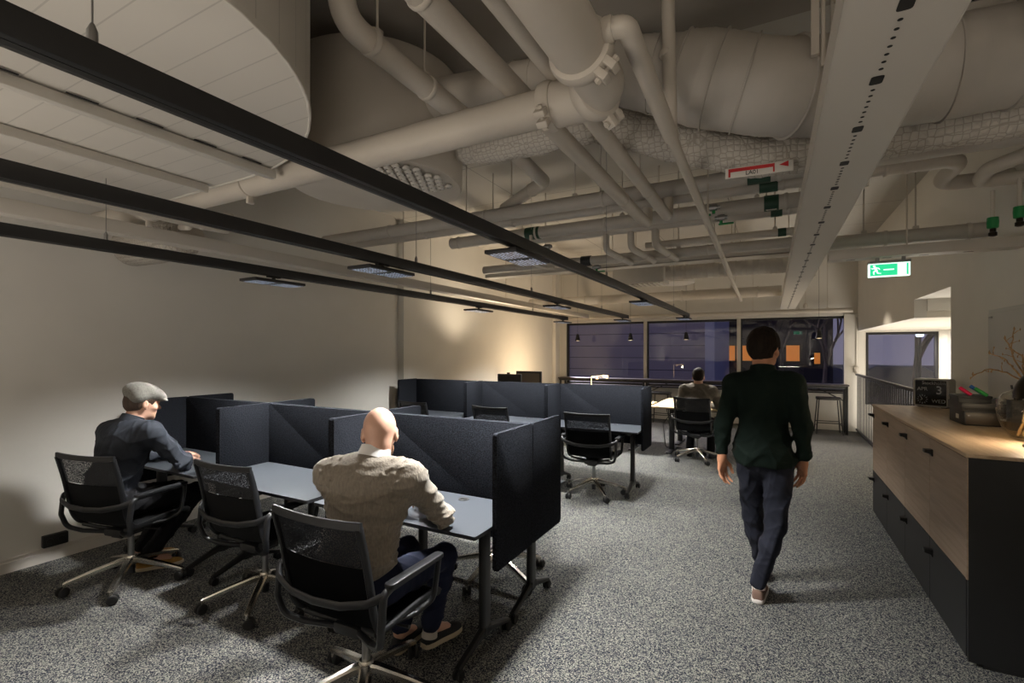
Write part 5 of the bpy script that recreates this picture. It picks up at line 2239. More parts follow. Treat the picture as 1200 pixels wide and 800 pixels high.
def add_hand(F, wrist, f, n, side, curl=(25, 35, 25), spread=7, thumb=0.5, scale=1.0):
    """f: along the hand; n: the way the palm faces; side +1 puts the thumb along f x n"""
    f, n = A(*f) / np.linalg.norm(f), A(*n)
    n = n - f * (n @ f)
    n /= np.linalg.norm(n)
    s = np.cross(f, n) * side
    w = A(*wrist)
    k = 0.010
    S = scale
    kn = []
    for i, (off, fw) in enumerate(((0.030, 0.086), (0.010, 0.090), (-0.011, 0.086), (-0.030, 0.078))):
        b = w + (f * fw + s * off - n * 0.004 * (1 if i in (1, 2) else 0)) * S
        kn.append(b)
        F.cone(w + (f * 0.012 + s * off * 0.62) * S, b, 0.0155 * S, 0.0125 * S, 0.014)
    F.cone(w - f * 0.02 * S, w + f * 0.02 * S, 0.025 * S, 0.024 * S, 0.02)
    lens_ = ((0.042, 0.025, 0.020), (0.046, 0.029, 0.022), (0.043, 0.027, 0.021), (0.034, 0.020, 0.018))
    for i in range(4):
        p = kn[i]
        ang = 0.0
        sp = rad(spread * (1.5 - i))
        r = 0.0092 * S * (0.88 if i == 3 else 1)
        for j in range(3):
            ang += rad(curl[j])
            d = (f * math.cos(sp) + s * math.sin(sp)) * math.cos(ang) + n * math.sin(ang)
            q = p + d * lens_[i][j] * S
            F.cone(p, q, r, r * 0.9, 0.004)
            p = q
            r *= 0.9
    # thumb leaves the side of the palm near its base
    p = w + (f * 0.028 + s * 0.026 + n * 0.006) * S
    d1 = f * 0.62 + s * (0.75 - 0.4 * thumb) + n * (0.15 + 0.4 * thumb)
    d1 /= np.linalg.norm(d1)
    q = p + d1 * 0.042 * S
    F.cone(p, q, 0.0155 * S, 0.0115 * S, 0.010)
    d2 = f * 0.85 + s * (0.35 - 0.4 * thumb) + n * (0.1 + 0.3 * thumb)
    d2 /= np.linalg.norm(d2)
    q2 = q + d2 * 0.032 * S
    F.cone(q, q2, 0.0112 * S, 0.0100 * S, 0.004)
    F.cone(q2, q2 + d2 * 0.022 * S, 0.0100 * S, 0.0085 * S, 0.004)


def torso(F, J, g=1.0, k=0.05):
    """chest, belly and pelvis from the joints in J, g swells them for clothes"""
    pv, wa, ch, nb = J['pelvis'], J['waist'], J['chest'], J['neck']
    up = nb - ch
    up /= np.linalg.norm(up)
    rt = J['shR'] - J['shL']
    rt /= np.linalg.norm(rt)
    fw = np.cross(up, rt)
    fw /= np.linalg.norm(fw)
    rt = np.cross(fw, up)
    R = np.stack([rt, fw, up], 1)
    bw = J.get('build', 1.0)
    F.ell(ch, (0.165 * g * bw, 0.118 * g * bw, 0.20), R, k)
    F.ell(ch + up * 0.09, (0.175 * g * bw, 0.100 * g, 0.10), R, k)
    up2 = ch - wa
    up2 /= np.linalg.norm(up2)
    fw2 = np.cross(up2, rt)
    R2 = np.stack([rt, fw2, up2], 1)
    F.ell(wa, (0.150 * g * bw, 0.115 * g * bw, 0.17), R2, k)
    F.ell(pv, (0.168 * g, 0.125 * g, 0.12), R2, k)
    F.cone(J['shR'] - rt * 0.06 - up * 0.015, J['shL'] + rt * 0.06 - up * 0.015, 0.074 * g, 0.074 * g, 0.05)
    for s in 'RL':
        F.cone(nb - up * 0.03 - fw * 0.01, J['sh' + s] + up * 0.004, 0.060 * g, 0.062 * g, 0.05)


def arm(F, J, s, g=1.0, to=1.0, k=0.025):
    sh, el, wr = J['sh' + s], J['el' + s], J['wr' + s]
    F.cone(sh, el, 0.060 * g, 0.047 * g, 0.04)
    end = el + (wr - el) * to
    F.cone(el, end, 0.046 * g, 0.046 * g + (0.030 - 0.046) * g * to + (g - 1) * 0.02, k)


def leg(F, J, s, g=1.0, to=1.0, k=0.03):
    hp, kn, an = J['hip' + s], J['kn' + s], J['an' + s]
    F.cone(hp, kn, 0.090 * g, 0.060 * g, 0.05)
    mid = kn + (an - kn) * 0.35
    back = np.cross(an - kn, J['hipR'] - J['hipL'])
    F.cone(kn, mid, 0.058 * g, 0.056 * g, k)
    end = kn + (an - kn) * to
    F.cone(mid, end, 0.056 * g, 0.040 * g if g <= 1 else 0.058, k)


def shoe(parent, heel, d, mats, pitch=0.0, L=0.285):
    """sneaker: sole and upper lofted from heel to toe along d (x, y)"""
    d = Vector((d[0], d[1], 0)).normalized()
    Rz = Matrix(((d.y, d.x, 0, heel[0]), (-d.x, d.y, 0, heel[1]), (0, 0, 1, heel[2]), (0, 0, 0, 1)))
    Mx = Rz @ Matrix.Rotation(rad(pitch), 4, 'X')
    S = L / 0.285
    sec = [(0.0, 0.022, 0.062), (0.012, 0.032, 0.083), (0.05, 0.038, 0.092), (0.09, 0.038, 0.090), (0.13, 0.041, 0.074), (0.18, 0.047, 0.058), (0.225, 0.047, 0.048), (0.262, 0.036, 0.040), (0.282, 0.016, 0.030)]
    bm = BM()
    rings = []
    for y, w, h in sec:
        ring = []
        for k in range(13):
            a = PI * k / 12
            x = math.copysign(abs(math.cos(a)) ** 0.7, math.cos(a)) * w
            z = 0.018 + (h - 0.018) * abs(math.sin(a)) ** 0.75
            ring.append(bm.verts.new((x * S, y * S, z * S)))
        rings.append(ring)
    for a, b in zip(rings, rings[1:]):
        for k in range(12):
            bm.faces.new((a[k], a[k + 1], b[k + 1], b[k]))
        bm.faces.new((a[12], a[0], b[0], b[12]))
    bm.faces.new(rings[0])
    bm.faces.new(rings[-1][::-1])
    bmesh.ops.transform(bm, matrix=Mx, verts=bm.verts[:])
    o = obj('shoe', bm, mats[0], parent, smooth=60)
    bm = BM()
    outl = [(w * 1.06, y) for y, w, h in sec] + [(0.0, 0.290)] + [(-w * 1.06, y) for y, w, h in sec[::-1]] + [(0.0, -0.005)]
    prism(bm, [(x * S, y * S) for x, y in outl], 0.0, 0.026 * S, bev=0.003)
    bmesh.ops.transform(bm, matrix=Mx, verts=bm.verts[:])
    obj('sole', bm, mats[1], o, smooth=60)
    bm = BM()
    for i in range(4):
        y = 0.115 + i * 0.022
        tube(bm, [(-0.022 * S, y * S, (0.080 - i * 0.006) * S), (0, (y + 0.004) * S, (0.086 - i * 0.007) * S), (0.022 * S, y * S, (0.080 - i * 0.006) * S)], 0.0022, seg=5)
    bmesh.ops.transform(bm, matrix=Mx, verts=bm.verts[:])
    obj('laces', bm, mats[2], o, smooth=60)
    return o


def eyes(parent, C, R):
    for s in (-1, 1):
        c = C + R @ A(s * 0.031, 0.0795, 0.006)
        bm = BM()
        bmesh.ops.create_uvsphere(bm, u_segments=16, v_segments=10, radius=0.0126)
        bmesh.ops.translate(bm, vec=Vector(c), verts=bm.verts[:])
        e = obj('eye', bm, M['eye'], parent, smooth=180)
        c2 = c + R @ A(0, 0.0112, -0.001)
        bm = BM()
        bmesh.ops.create_uvsphere(bm, u_segments=12, v_segments=8, radius=0.0042)
        bmesh.ops.translate(bm, vec=Vector(c2), verts=bm.verts[:])
        obj('iris', bm, M['iris'], e, smooth=180)


def bounds(J, m=0.22):
    P = np.array([v for k, v in J.items() if isinstance(v, np.ndarray) and v.shape == (3,)])
    return P.min(0) - m, P.max(0) + m


def body(t, J, C, R, hands, skin, name='body'):
    lo, hi = bounds(J)
    lo[2] = max(lo[2], 0.012)
    F = Field(lo, np.maximum(hi, C + 0.17), 0.0055)
    torso(F, J, 0.80)
    for s in 'RL':
        arm(F, J, s, 0.86)
        leg(F, J, s, 0.80)
        F.cone(J['an' + s], J['an' + s] + J['toe' + s] * 0.12 + A(0, 0, -0.05), 0.034, 0.026, 0.02)
    add_head(F, C, R, J['neck'])
    for s in 'RL':
        h = hands[s]
        add_hand(F, J['wr' + s], h['f'], h['n'], h.get('side', 1 if s == 'R' else -1), h.get('curl', (25, 35, 25)), h.get('spread', 7), h.get('thumb', 0.5))
    o = F.obj(name, skin, t)
    eyes(t, C, R)
    return o


def hair_cap(t, C, R, m, name='hair', amp=0.006, low=-0.055, face=0.045, grow=0.012, seed=1):
    F = Field(C - 0.18, C + 0.18, 0.005)
    L = lambda x, y, z: C + R @ A(x, y, z)
    F.ell(L(0, -0.014, 0.034), (0.077 + grow, 0.097 + grow, 0.093 + grow * 1.2), R, 0.01)
    F.ell(L(0, -0.050, -0.010), (0.070, 0.056 + grow, 0.070), R, 0.03)
    F.cut(L(0, 0.105, -0.030), (0.085, 0.080, 0.085), R, 0.015)
    for s in (-1, 1):
        F.cut(L(s * 0.085, 0.01, -0.035), (0.030, 0.034, 0.045), R, 0.012)
    F.plane_cut(L(0, 0, low), R @ A(0, 0.25, -1))
    F.wrinkle(amp, 75, seed, (1, 1, 0.5))
    return F.obj(name, m, t)


# ------------------------------------------------------------------- bald man in the beige sweater
def bald_man():
    t = thing('person', 'bald bearded man in a beige cable-knit sweater leaning on the aisle-end front desk', 'person', (-1.64, 1.66, 0))
    J = dict(pelvis=A(-0.02, -0.04, 0.57), waist=A(-0.03, -0.03, 0.73), chest=A(-0.03, 0.02, 0.92), neck=A(-0.025, 0.055, 1.10),
             shR=A(0.165, 0.095, 1.03), shL=A(-0.215, -0.04, 1.03), elR=A(0.200, 0.285, 0.805), elL=A(-0.30, 0.19, 0.80),
             wrR=A(0.02, 0.42, 0.785), wrL=A(-0.10, 0.365, 0.880),
             hipR=A(0.09, 0.0, 0.56), hipL=A(-0.09, 0.0, 0.56), knR=A(0.115, 0.43, 0.535), knL=A(-0.13, 0.42, 0.53),
             anR=A(0.015, 0.435, 0.125), anL=A(-0.13, 0.36, 0.10), build=1.13)
    J['toeR'], J['toeL'] = A(0.16, 0.98, 0), A(-0.1, 0.99, 0)
    C, R = A(-0.030, 0.10, 1.222), rotm(36, -17)
    body(t, J, C, R, dict(R=dict(f=(-0.85, 0.5, -0.02), n=(0, 0, -1), side=-1, curl=(12, 20, 15)),
                          L=dict(f=(0.93, 0.20, -0.02), n=(0.1, 0.1, -1), side=1, curl=(20, 26, 20), thumb=0.4)), M['skin_pale'])
    # sweater
    lo, hi = bounds(J)
    lo[2] = 0.42
    F = Field(lo, hi, 0.0065)
    torso(F, J, 1.08)
    F.ell(J['waist'] + A(0, -0.01, -0.06), (0.168, 0.132, 0.13), None, 0.05)
    for s in 'RL':
        arm(F, J, s, 1.18, 0.93)
    F.cut(C + R @ A(0, 0.0, -0.05), (0.074, 0.080, 0.09), R, 0.01)
    F.plane_cut(J['pelvis'] + A(0, 0, -0.03), (0, 0.15, -1))

    def mask(p):
        return 0.5 + 0.9 * np.exp(-((p[:, 2] - 0.72) / 0.10) ** 2) + 0.8 * np.exp(-(np.linalg.norm(p - J['elR'], axis=1) / 0.12) ** 2)
    F.wrinkle(0.040, 24, 3, (0.6, 0.6, 1.7), mask)
    # cable-knit plaits on the shoulders and sleeves
    P = np.stack(np.meshgrid(*F.ax, indexing='ij'), -1)
    near = np.abs(F.f) < 0.02
    q = P[near]
    cab = np.zeros(len(q))
    for x0 in (0.115, -0.135, 0.16, -0.18):
        ww = np.exp(-((q[:, 0] - x0 - 0.010 * np.sin(q[:, 2] * 110)) / 0.009) ** 2)
        cab += ww * (0.5 + 0.5 * np.sin(q[:, 2] * 220)) * np.clip((q[:, 2] - 0.84) / 0.06, 0, 1)
    F.f[near] -= 0.008 * cab.astype(np.float32)
    F.obj('sweater', M['sweater'], t)
    # trousers
    lo[2] = 0.10
    F = Field(lo, hi, 0.0065)
    F.ell(J['pelvis'], (0.172, 0.135, 0.125), None, 0.05)
    for s in 'RL':
        leg(F, J, s, 1.06, 0.90)
    F.wrinkle(0.028, 26, 9, (1, 0.7, 1))
    F.plane_cut(J['pelvis'] + A(0, 0, 0.12), (0, 0, 1))
    F.obj('trousers', M['trousers_navy'], t)
    # shirt collar
    bm = BM()
    nb = J['neck']
    lathe(bm, [(0.078, -0.015), (0.071, 0.034), (0.065, 0.036), (0.070, -0.015), (0.078, -0.015)], 28,
          M=Matrix.Translation(Vector(nb + A(0, 0.004, 0.026))) @ Matrix.Rotation(rad(-24), 4, 'X'), close=False)
    obj('shirt_collar', bm, M['collar_white'], t, smooth=60)
    # beard
    F = Field(C - 0.2, C + 0.2, 0.005)
    L = lambda x, y, z: C + R @ A(x, y, z)
    F.ell(L(0, 0.036, -0.070), (0.066, 0.070, 0.056), R, 0.01)
    F.ell(L(0, 0.066, -0.105), (0.040, 0.036, 0.034), R, 0.03)
    F.cut(L(0, 0.100, -0.052), (0.030, 0.030, 0.016), R, 0.008)
    F.plane_cut(L(0, 0.0, -0.030), R @ A(0, 0.25, 1))
    F.plane_cut(L(0, 0.000, 0), R @ A(0, -1, -0.15))
    F.wrinkle(0.006, 90, 5)
    F.obj('beard', M['beard'], t)
    s = shoe(t, (J['anR'][0] - 0.012, J['anR'][1] - 0.045, 0.032), (0.16, 0.98), (M['sneaker_black'], M['sole'], M['white_label']), pitch=-3)
    shoe(t, (J['anL'][0], J['anL'][1] - 0.05, 0.002), (-0.1, 0.99), (M['sneaker_black'], M['sole'], M['white_label']))
    bm = BM()
    tube(bm, [tuple(J['anR'] + A(-0.002, -0.006, -0.045)), tuple(J['anR'] + A(0, 0, 0.0))], [0.043, 0.039], seg=18)
    obj('sock', bm, M['sock'], t, smooth=60)
    return t


# ------------------------------------------------------------------- man in the flat cap
def cap_man():
    t = thing('person', 'man in a grey flat cap and charcoal shirt typing by the left wall', 'person', (-4.0, 1.72, 0))
    J = dict(pelvis=A(-0.05, -0.05, 0.57), waist=A(-0.085, -0.045, 0.73), chest=A(-0.09, 0.015, 0.92), neck=A(-0.075, 0.065, 1.10),
             shR=A(0.125, 0.095, 1.04), shL=A(-0.275, 0.01, 1.025), elR=A(0.20, 0.255, 0.81), elL=A(-0.38, 0.19, 0.80),
             wrR=A(-0.025, 0.405, 0.790), wrL=A(-0.245, 0.445, 0.785),
             hipR=A(0.05, 0.0, 0.56), hipL=A(-0.13, 0.0, 0.56), knR=A(0.07, 0.44, 0.535), knL=A(-0.17, 0.42, 0.53),
             anR=A(-0.075, 0.165, 0.105), anL=A(-0.255, 0.20, 0.10), build=1.13)
    J['toeR'], J['toeL'] = A(0.45, 0.89, 0), A(0.1, 0.99, 0)
    C, R = A(-0.062, 0.125, 1.238), rotm(-8, -13)
    body(t, J, C, R, dict(R=dict(f=(-0.72, 0.69, -0.05), n=(0, 0, -1), side=-1, curl=(14, 22, 18)),
                          L=dict(f=(0.25, 0.96, -0.05), n=(0, 0, -1), side=1, curl=(14, 22, 18))), M['skin_pale'])
    lo, hi = bounds(J)
    lo[2] = 0.42
    F = Field(lo, hi, 0.0065)
    torso(F, J, 1.06)
    for s in 'RL':
        arm(F, J, s, 1.20, 0.88)
    F.cut(C + R @ A(0, 0.0, -0.05), (0.070, 0.074, 0.09), R, 0.01)
    F.plane_cut(J['pelvis'] + A(0, 0, -0.04), (0, 0.2, -1))

    def mask(p):
        return 0.5 + 1.0 * np.exp(-((p[:, 2] - 0.74) / 0.12) ** 2) + 0.9 * np.exp(-(np.linalg.norm(p - J['elR'], axis=1) / 0.16) ** 2)
    F.wrinkle(0.045, 22, 13, (1.3, 1.0, 0.9), mask)
    F.obj('shirt', M['shirt_dark'], t)
    bm = BM()
    nb = J['neck']
    lathe(bm, [(0.080, -0.020), (0.074, 0.034), (0.068, 0.036), (0.072, -0.020), (0.080, -0.020)], 28,
          M=Matrix.Translation(Vector(nb + A(0, -0.002, 0.016))) @ Matrix.Rotation(rad(-24), 4, 'X'), close=False)
    obj('collar', bm, M['shirt_dark'], t, smooth=60)
    lo[2] = 0.08
    F = Field(lo, hi, 0.0065)
    F.ell(J['pelvis'], (0.172, 0.135, 0.125), None, 0.05)
    for s in 'RL':
        leg(F, J, s, 1.04, 0.94)
    F.wrinkle(0.03, 26, 19)
    F.plane_cut(J['pelvis'] + A(0, 0, 0.12), (0, 0, 1))
    F.obj('trousers', M['trousers_black'], t)
    # hair at the nape, then the cap
    hair_cap(t, C, R, M['hair_brown'], amp=0.005, low=-0.062, grow=0.008, seed=21)
    F = Field(C - 0.22, C + 0.22, 0.005)
    L = lambda x, y, z: C + R @ A(x, y, z)
    F.ell(L(0, -0.022, 0.072), (0.098, 0.118, 0.076), R @ rotm(0, -6), 0.01)
    F.ell(L(0, 0.045, 0.080), (0.088, 0.095, 0.044), R @ rotm(0, -14), 0.03)
    F.cone(L(-0.055, -0.055, 0.040), L(0.055, -0.055, 0.040), 0.050, 0.050, 0.03)
    F.ell(L(0, 0.112, 0.040), (0.078, 0.052, 0.015), R @ rotm(0, -16), 0.022)
    F.plane_cut(L(0, 0, 0.010), R @ A(0, 0.22, -1))
    F.cut(L(0, -0.008, 0.0), (0.074, 0.092, 0.06), R, 0.004)
    F.wrinkle(0.004, 40, 6)
    c = F.obj('flat_cap', M['cap'], t)
    bm = BM()
    lathe(bm, [(0, 0), (0.010, 0), (0.009, 0.005), (0, 0.007)], 14, M=Matrix.Translation(Vector(L(0, -0.01, 0.137))))
    obj('cap_button', bm, M['cap'], c, smooth=60)
    shoe(t, (-0.112, 0.105, 0.002), (0.47, 0.88), (M['sneaker_tan'], M['sole'], M['sneaker_tan']))
    shoe(t, (-0.265, 0.15, 0.002), (0.1, 0.99), (M['sneaker_tan'], M['sole'], M['sneaker_tan']))
    return t


# ------------------------------------------------------------------- man in the blazer, far table
def blazer_man():
    t = thing('person', 'dark-haired man in a grey blazer seen from behind at the pale wooden table', 'person', (-0.955, 7.55, 0))
    J = dict(pelvis=A(0, -0.02, 0.57), waist=A(0, 0.0, 0.73), chest=A(0, 0.03, 0.92), neck=A(0, 0.06, 1.105),
             shR=A(0.195, 0.04, 1.035), shL=A(-0.195, 0.04, 1.035), elR=A(0.275, 0.20, 0.80), elL=A(-0.275, 0.20, 0.80),
             wrR=A(0.13, 0.40, 0.79), wrL=A(-0.13, 0.40, 0.79),
             hipR=A(0.09, 0.02, 0.56), hipL=A(-0.09, 0.02, 0.56), knR=A(0.14, 0.44, 0.535), knL=A(-0.14, 0.44, 0.535),
             anR=A(0.15, 0.30, 0.10), anL=A(-0.15, 0.30, 0.10), build=1.04)
    J['toeR'], J['toeL'] = A(0.1, 0.99, 0), A(-0.1, 0.99, 0)
    C, R = A(0, 0.085, 1.235), rotm(2, -12)
    body(t, J, C, R, dict(R=dict(f=(-0.3, 0.95, -0.05), n=(0, 0, -1), side=-1), L=dict(f=(0.3, 0.95, -0.05), n=(0, 0, -1), side=1)), M['skin'])
    lo, hi = bounds(J)
    lo[2] = 0.42
    F = Field(lo, hi, 0.0075)
    torso(F, J, 1.10)
    for s in 'RL':
        arm(F, J, s, 1.24, 0.92)
        F.cone(J['neck'] + A(0, -0.01, -0.02), J['sh' + s] + A(0, 0, 0.012), 0.052, 0.062, 0.03)
    F.cut(C + R @ A(0, 0.0, -0.05), (0.072, 0.078, 0.085), R, 0.01)
    F.plane_cut(J['pelvis'] + A(0, 0, -0.06), (0, 0.2, -1))
    F.wrinkle(0.025, 20, 31)
    P = np.stack(np.meshgrid(*F.ax, indexing='ij'), -1)
    near = (np.abs(F.f) < 0.02) & (P[..., 1] < 0.02) & (np.abs(P[..., 0]) < 0.004)
    F.f[near] += 0.003
    F.obj('blazer', M['blazer'], t)
    bm = BM()
    lathe(bm, [(0.076, -0.02), (0.068, 0.026), (0.062, 0.028), (0.068, -0.02), (0.076, -0.02)], 28,
          M=Matrix.Translation(Vector(J['neck'] + A(0, 0.002, 0.006))) @ Matrix.Rotation(rad(-20), 4, 'X'), close=False)
    obj('collar', bm, M['blazer'], t, smooth=60)
    lo[2] = 0.08
    F = Field(lo, hi, 0.0085)
    F.ell(J['pelvis'], (0.172, 0.135, 0.125), None, 0.05)
    for s in 'RL':
        leg(F, J, s, 1.05, 0.94)
    F.plane_cut(J['pelvis'] + A(0, 0, 0.12), (0, 0, 1))
    F.obj('trousers', M['trousers_black'], t)
    hair_cap(t, C, R, M['hair_dark'], amp=0.006, low=-0.058, grow=0.010, seed=33)
    for s in (-1, 1):
        shoe(t, (s * 0.15, 0.25, 0.002), (s * 0.1, 0.99), (M['sneaker_black'], M['rubber'], M['black_print']))
    return t


# ------------------------------------------------------------------- the walker
def walking_man():
    t = thing('person', 'person in a dark green jacket and dark jeans walking away down the aisle', 'person', (-0.05, 3.52, 0))
    J = dict(pelvis=A(0.012, 0.0, 0.93), waist=A(0.0, 0.01, 1.07), chest=A(0.0, 0.005, 1.27), neck=A(0.0, -0.005, 1.475),
             shR=A(0.168, -0.005, 1.41), shL=A(-0.165, 0.0, 1.40), elR=A(0.222, -0.045, 1.145), elL=A(-0.232, -0.04, 1.135),
             wrR=A(0.225, 0.03, 0.925), wrL=A(-0.240, -0.02, 0.915),
             hipR=A(0.088, -0.005, 0.90), hipL=A(-0.070, 0.01, 0.90), knR=A(0.075, -0.0, 0.50), knL=A(-0.065, 0.17, 0.50),
             anR=A(-0.02, -0.005, 0.135), anL=A(-0.005, 0.34, 0.12), build=0.88)
    J['toeR'], J['toeL'] = A(0.05, 0.99, 0), A(0.0, 1, 0)
    C, R = A(0.008, 0.035, 1.632), rotm(-26, -6)
    body(t, J, C, R, dict(R=dict(f=(-0.05, 0.15, -1), n=(-0.8, -0.5, 0), side=1, curl=(14, 22, 18), thumb=0.3),
                          L=dict(f=(0.02, -0.05, -1), n=(0.8, -0.5, 0), side=-1, curl=(14, 22, 18), thumb=0.3)), M['skin_tan'])
    lo, hi = bounds(J)
    lo[2] = 0.70
    F = Field(lo, hi, 0.0065)
    torso(F, J, 1.04)
    F.ell(J['waist'] + A(0, -0.005, -0.04), (0.160, 0.125, 0.16), None, 0.05)
    F.ell(J['pelvis'] + A(-0.01, 0, 0.03), (0.165, 0.130, 0.11), None, 0.05)
    for s in 'RL':
        arm(F, J, s, 1.16, 0.80)
    F.cut(C + R @ A(0, 0.0, -0.045), (0.070, 0.076, 0.080), R, 0.01)
    F.plane_cut(A(0, 0, 0.885), (0, 0, -1))

    def mask(p):
        return 0.5 + 0.9 * np.exp(-((p[:, 2] - 1.0) / 0.10) ** 2)
    F.wrinkle(0.04, 20, 41, (1, 1, 0.8), mask)
    F.obj('jacket', M['jacket_green'], t)
    bm = BM()
    lathe(bm, [(0.082, -0.025), (0.074, 0.035), (0.068, 0.037), (0.074, -0.025), (0.082, -0.025)], 28,
          M=Matrix.Translation(Vector(J['neck'] + A(0, 0.004, 0.012))) @ Matrix.Rotation(rad(-14), 4, 'X'), close=False)
    obj('collar', bm, M['jacket_green'], t, smooth=60)
    lo, hi = bounds(J)
    lo[2] = 0.08
    F = Field(lo, hi, 0.0065)
    F.ell(J['pelvis'], (0.150, 0.122, 0.12), None, 0.05)
    for s in 'RL':
        hp, kn, an = J['hip' + s], J['kn' + s], J['an' + s]
        F.cone(hp, kn, 0.092, 0.064, 0.04)
        F.cone(kn, kn + (an - kn) * 0.35 + A(0, -0.012, 0), 0.062, 0.060, 0.03)
        F.cone(kn + (an - kn) * 0.35 + A(0, -0.012, 0), kn + (an - kn) * 1.04, 0.060, 0.051, 0.03)
    F.wrinkle(0.03, 28, 45, (1, 1, 1.4))
    F.plane_cut(J['pelvis'] + A(0, 0, 0.10), (0, 0, 1))
    F.plane_cut(A(0, 0, 0.092), (0, 0.0, -1))
    F.obj('jeans', M['jeans_dark'], t)
    hair_cap(t, C, R, M['hair_dark'], amp=0.012, low=-0.075, grow=0.018, seed=47)
    shoe(t, (-0.028, -0.055, 0.004), (0.06, 0.99), (M['sneaker_grey'], M['sole_white'], M['sole_white']), pitch=0)
    shoe(t, (-0.006, 0.285, 0.004), (-0.02, 1), (M['sneaker_grey'], M['sole_white'], M['sole_white']), pitch=0)
    for s in 'RL':
        bm = BM()
        tube(bm, [tuple(J['an' + s] + A(0, 0.0, -0.05)), tuple(J['an' + s] + A(0, 0, 0.02))], [0.038, 0.036], seg=18)
        obj('sock', bm, M['sole_white'], t, smooth=60)
    return t


bald_man()
cap_man()
blazer_man()
walking_man()
# =================================================================== light and camera


def area(name, loc, rot, sx, sy, power, col, spread=180):
    l = bpy.data.lights.new(name, 'AREA')
    l.shape = 'RECTANGLE'
    l.size, l.size_y = sx, sy
    l.energy = power
    l.color = col
    l.spread = rad(spread)
    o = bpy.data.objects.new(name, l)
    COL.objects.link(o)
    o.location = loc
    o.rotation_euler = rot
    return o


def point(name, loc, power, col, r=0.03):
    l = bpy.data.lights.new(name, 'POINT')
    l.energy = power
    l.color = col
    l.shadow_soft_size = r
    o = bpy.data.objects.new(name, l)
    COL.objects.link(o)
    o.location = loc
    return o


def spot(name, loc, target, power, col, ang=90, blend=0.5, r=0.03):
    l = bpy.data.lights.new(name, 'SPOT')
    l.energy = power
    l.color = col
    l.spot_size = rad(ang)
    l.spot_blend = blend
    l.shadow_soft_size = r
    o = bpy.data.objects.new(name, l)
    COL.objects.link(o)
    o.location = loc
    o.rotation_euler = (Vector(target) - Vector(loc)).to_track_quat('-Z', 'Y').to_euler()
    return o


COOL = (1.0, 0.985, 0.95)
WARM = (1.0, 0.74, 0.46)
for i, (x, y, z) in enumerate(TRACK_LIGHTS):
    if x > -1.5:
        p, a, b = (420 if y < 3 else 250), 122, 0.5
    elif x > -3:
        p, a, b = 240, 116, 0.6
    else:
        p, a, b = 300, 136, 0.7
    if y < 0:
        p = 14
    spot('track_beam', (x, y, z), (x, y, 0), p, COOL, a, b, 0.07)
# bare panel added apart from the brass lamp, washing the far left wall
area('wall_wash', (-3.6, 9.4, 0.95), (rad(90), 0, rad(90)), 0.5, 0.5, 34, WARM, 180)
bpy.context.scene.objects['wall_wash'].rotation_euler = Vector((-1, 0.1, 0.55)).to_track_quat('-Z', 'Y').to_euler()
# pendants
for x, _ in PEND:
    spot('pendant_beam', (x, 11.3, 1.88), (x, 11.3, 0), 30, (1.0, 0.8, 0.56), 120, 0.6, 0.03)
# dome lamp on the worktop
point('table_lamp_bulb', (1.285, 3.685, CH + 0.262), 20.0, (1.0, 0.80, 0.56), 0.03)
# glowing desk lamp
point('desk_lamp_bulb', (-2.46, 7.95, 1.12), 1.6, (1.0, 0.82, 0.58), 0.03)
# bare spots without fixtures over the pale tables and the far aisle
spot('table_spot', (-0.8, 8.5, 2.6), (-0.9, 8.4, 0), 20, (1.0, 0.86, 0.66), 90, 0.6, 0.05)
spot('aisle_spot', (0.9, 9.4, 3.0), (0.9, 8.6, 0), 260, (1.0, 0.86, 0.68), 75, 0.7, 0.04)
# unseen upward panel added to brighten the soffit, then the stair spot
area('soffit_fill', (2.25, 9.4, -0.2), (PI, 0, 0), 0.8, 4.0, 90, (1.0, 0.91, 0.78), 170)
spot('stair_spot', (2.2, 10.6, 1.9), (2.9, 11.6, 1.2), 140, (1.0, 0.92, 0.82), 70, 0.5, 0.03)
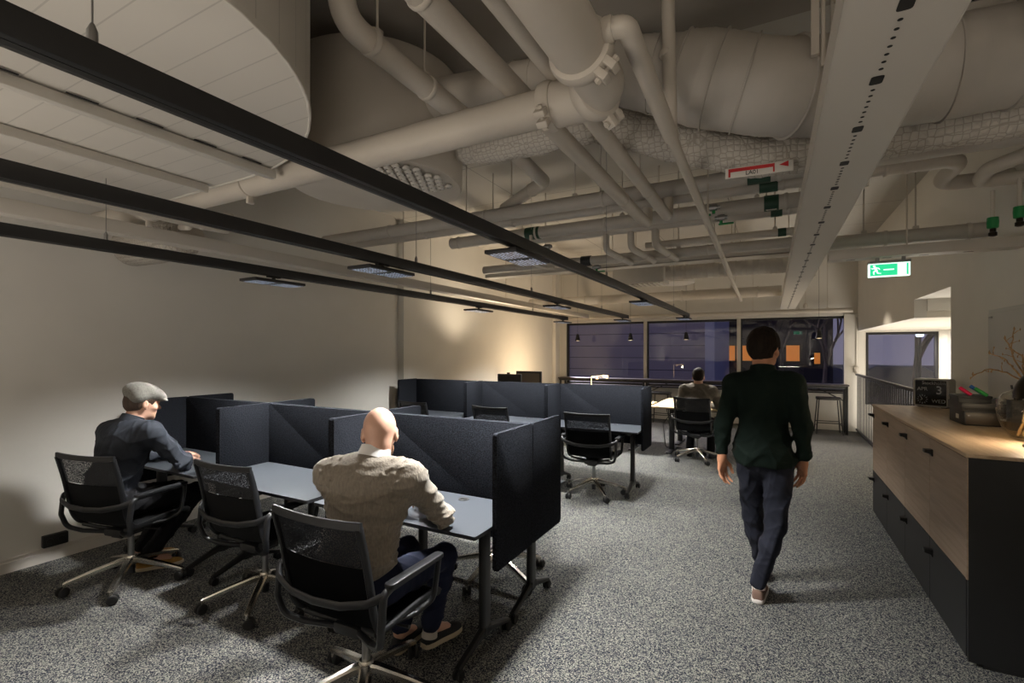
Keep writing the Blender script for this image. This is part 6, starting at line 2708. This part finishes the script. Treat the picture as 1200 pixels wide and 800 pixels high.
# added warm fills without fixtures, brightening the ceiling
area('ceiling_fill', (-2.7, -1.5, 0.5), (PI, 0, 0), 2.4, 1.2, 92, (1.0, 0.90, 0.79), 180)
area('ceiling_fill', (0.8, -1.6, 0.9), (PI, 0, 0), 1.0, 0.8, 46, (1.0, 0.90, 0.79), 180)
spot('ceiling_fill', (-4.4, 6.9, 1.45), (-3.6, 7.2, 3.6), 130, (1.0, 0.82, 0.60), 150, 1.0, 0.15)
area('facade_fill', (-8, 17, 6), (rad(-50), 0, rad(20)), 3, 3, 2300, (1.0, 0.84, 0.82), 160)  # unseen panel added to brighten the facade across the street

w = bpy.data.worlds.new('dusk')
SC.world = w
w.use_nodes = True
nt = w.node_tree
bg = nt.nodes['Background']
tc = nt.nodes.new('ShaderNodeTexCoord')
sep = nt.nodes.new('ShaderNodeSeparateXYZ')
nt.links.new(tc.outputs['Generated'], sep.inputs['Vector'])
rp = nt.nodes.new('ShaderNodeValToRGB')
rp.color_ramp.elements[0].position = 0.0
rp.color_ramp.elements[0].color = lin((110, 104, 120))
rp.color_ramp.elements[1].position = 0.5
rp.color_ramp.elements[1].color = lin((60, 64, 100))
nt.links.new(sep.outputs['Z'], rp.inputs['Fac'])
nt.links.new(rp.outputs['Color'], bg.inputs['Color'])
bg.inputs['Strength'].default_value = 1.2

cam = bpy.data.cameras.new('camera')
cam.sensor_width = 36
cam.lens = 17.0
cam.shift_x = 0
cam.shift_y = 11 / 1200
cam.clip_start = 0.05
cam.clip_end = 300
co = bpy.data.objects.new('camera', cam)
COL.objects.link(co)
co.location = (0, 0, 1.62)
co.rotation_euler = (rad(90), 0, math.atan(304 / 566.7))
SC.camera = co

SC.view_settings.view_transform = 'Standard'
SC.view_settings.look = 'None'
SC.view_settings.gamma = 1.0
SC.view_settings.exposure = 0.0
SC.view_settings.use_curve_mapping = False
SC.cycles.max_bounces = 8
SC.cycles.diffuse_bounces = 4
SC.cycles.glossy_bounces = 4
SC.cycles.transparent_max_bounces = 16
SC.cycles.transmission_bounces = 6
SC.cycles.caustics_reflective = False
SC.cycles.caustics_refractive = False
SC.cycles.sample_clamp_indirect = 4.0
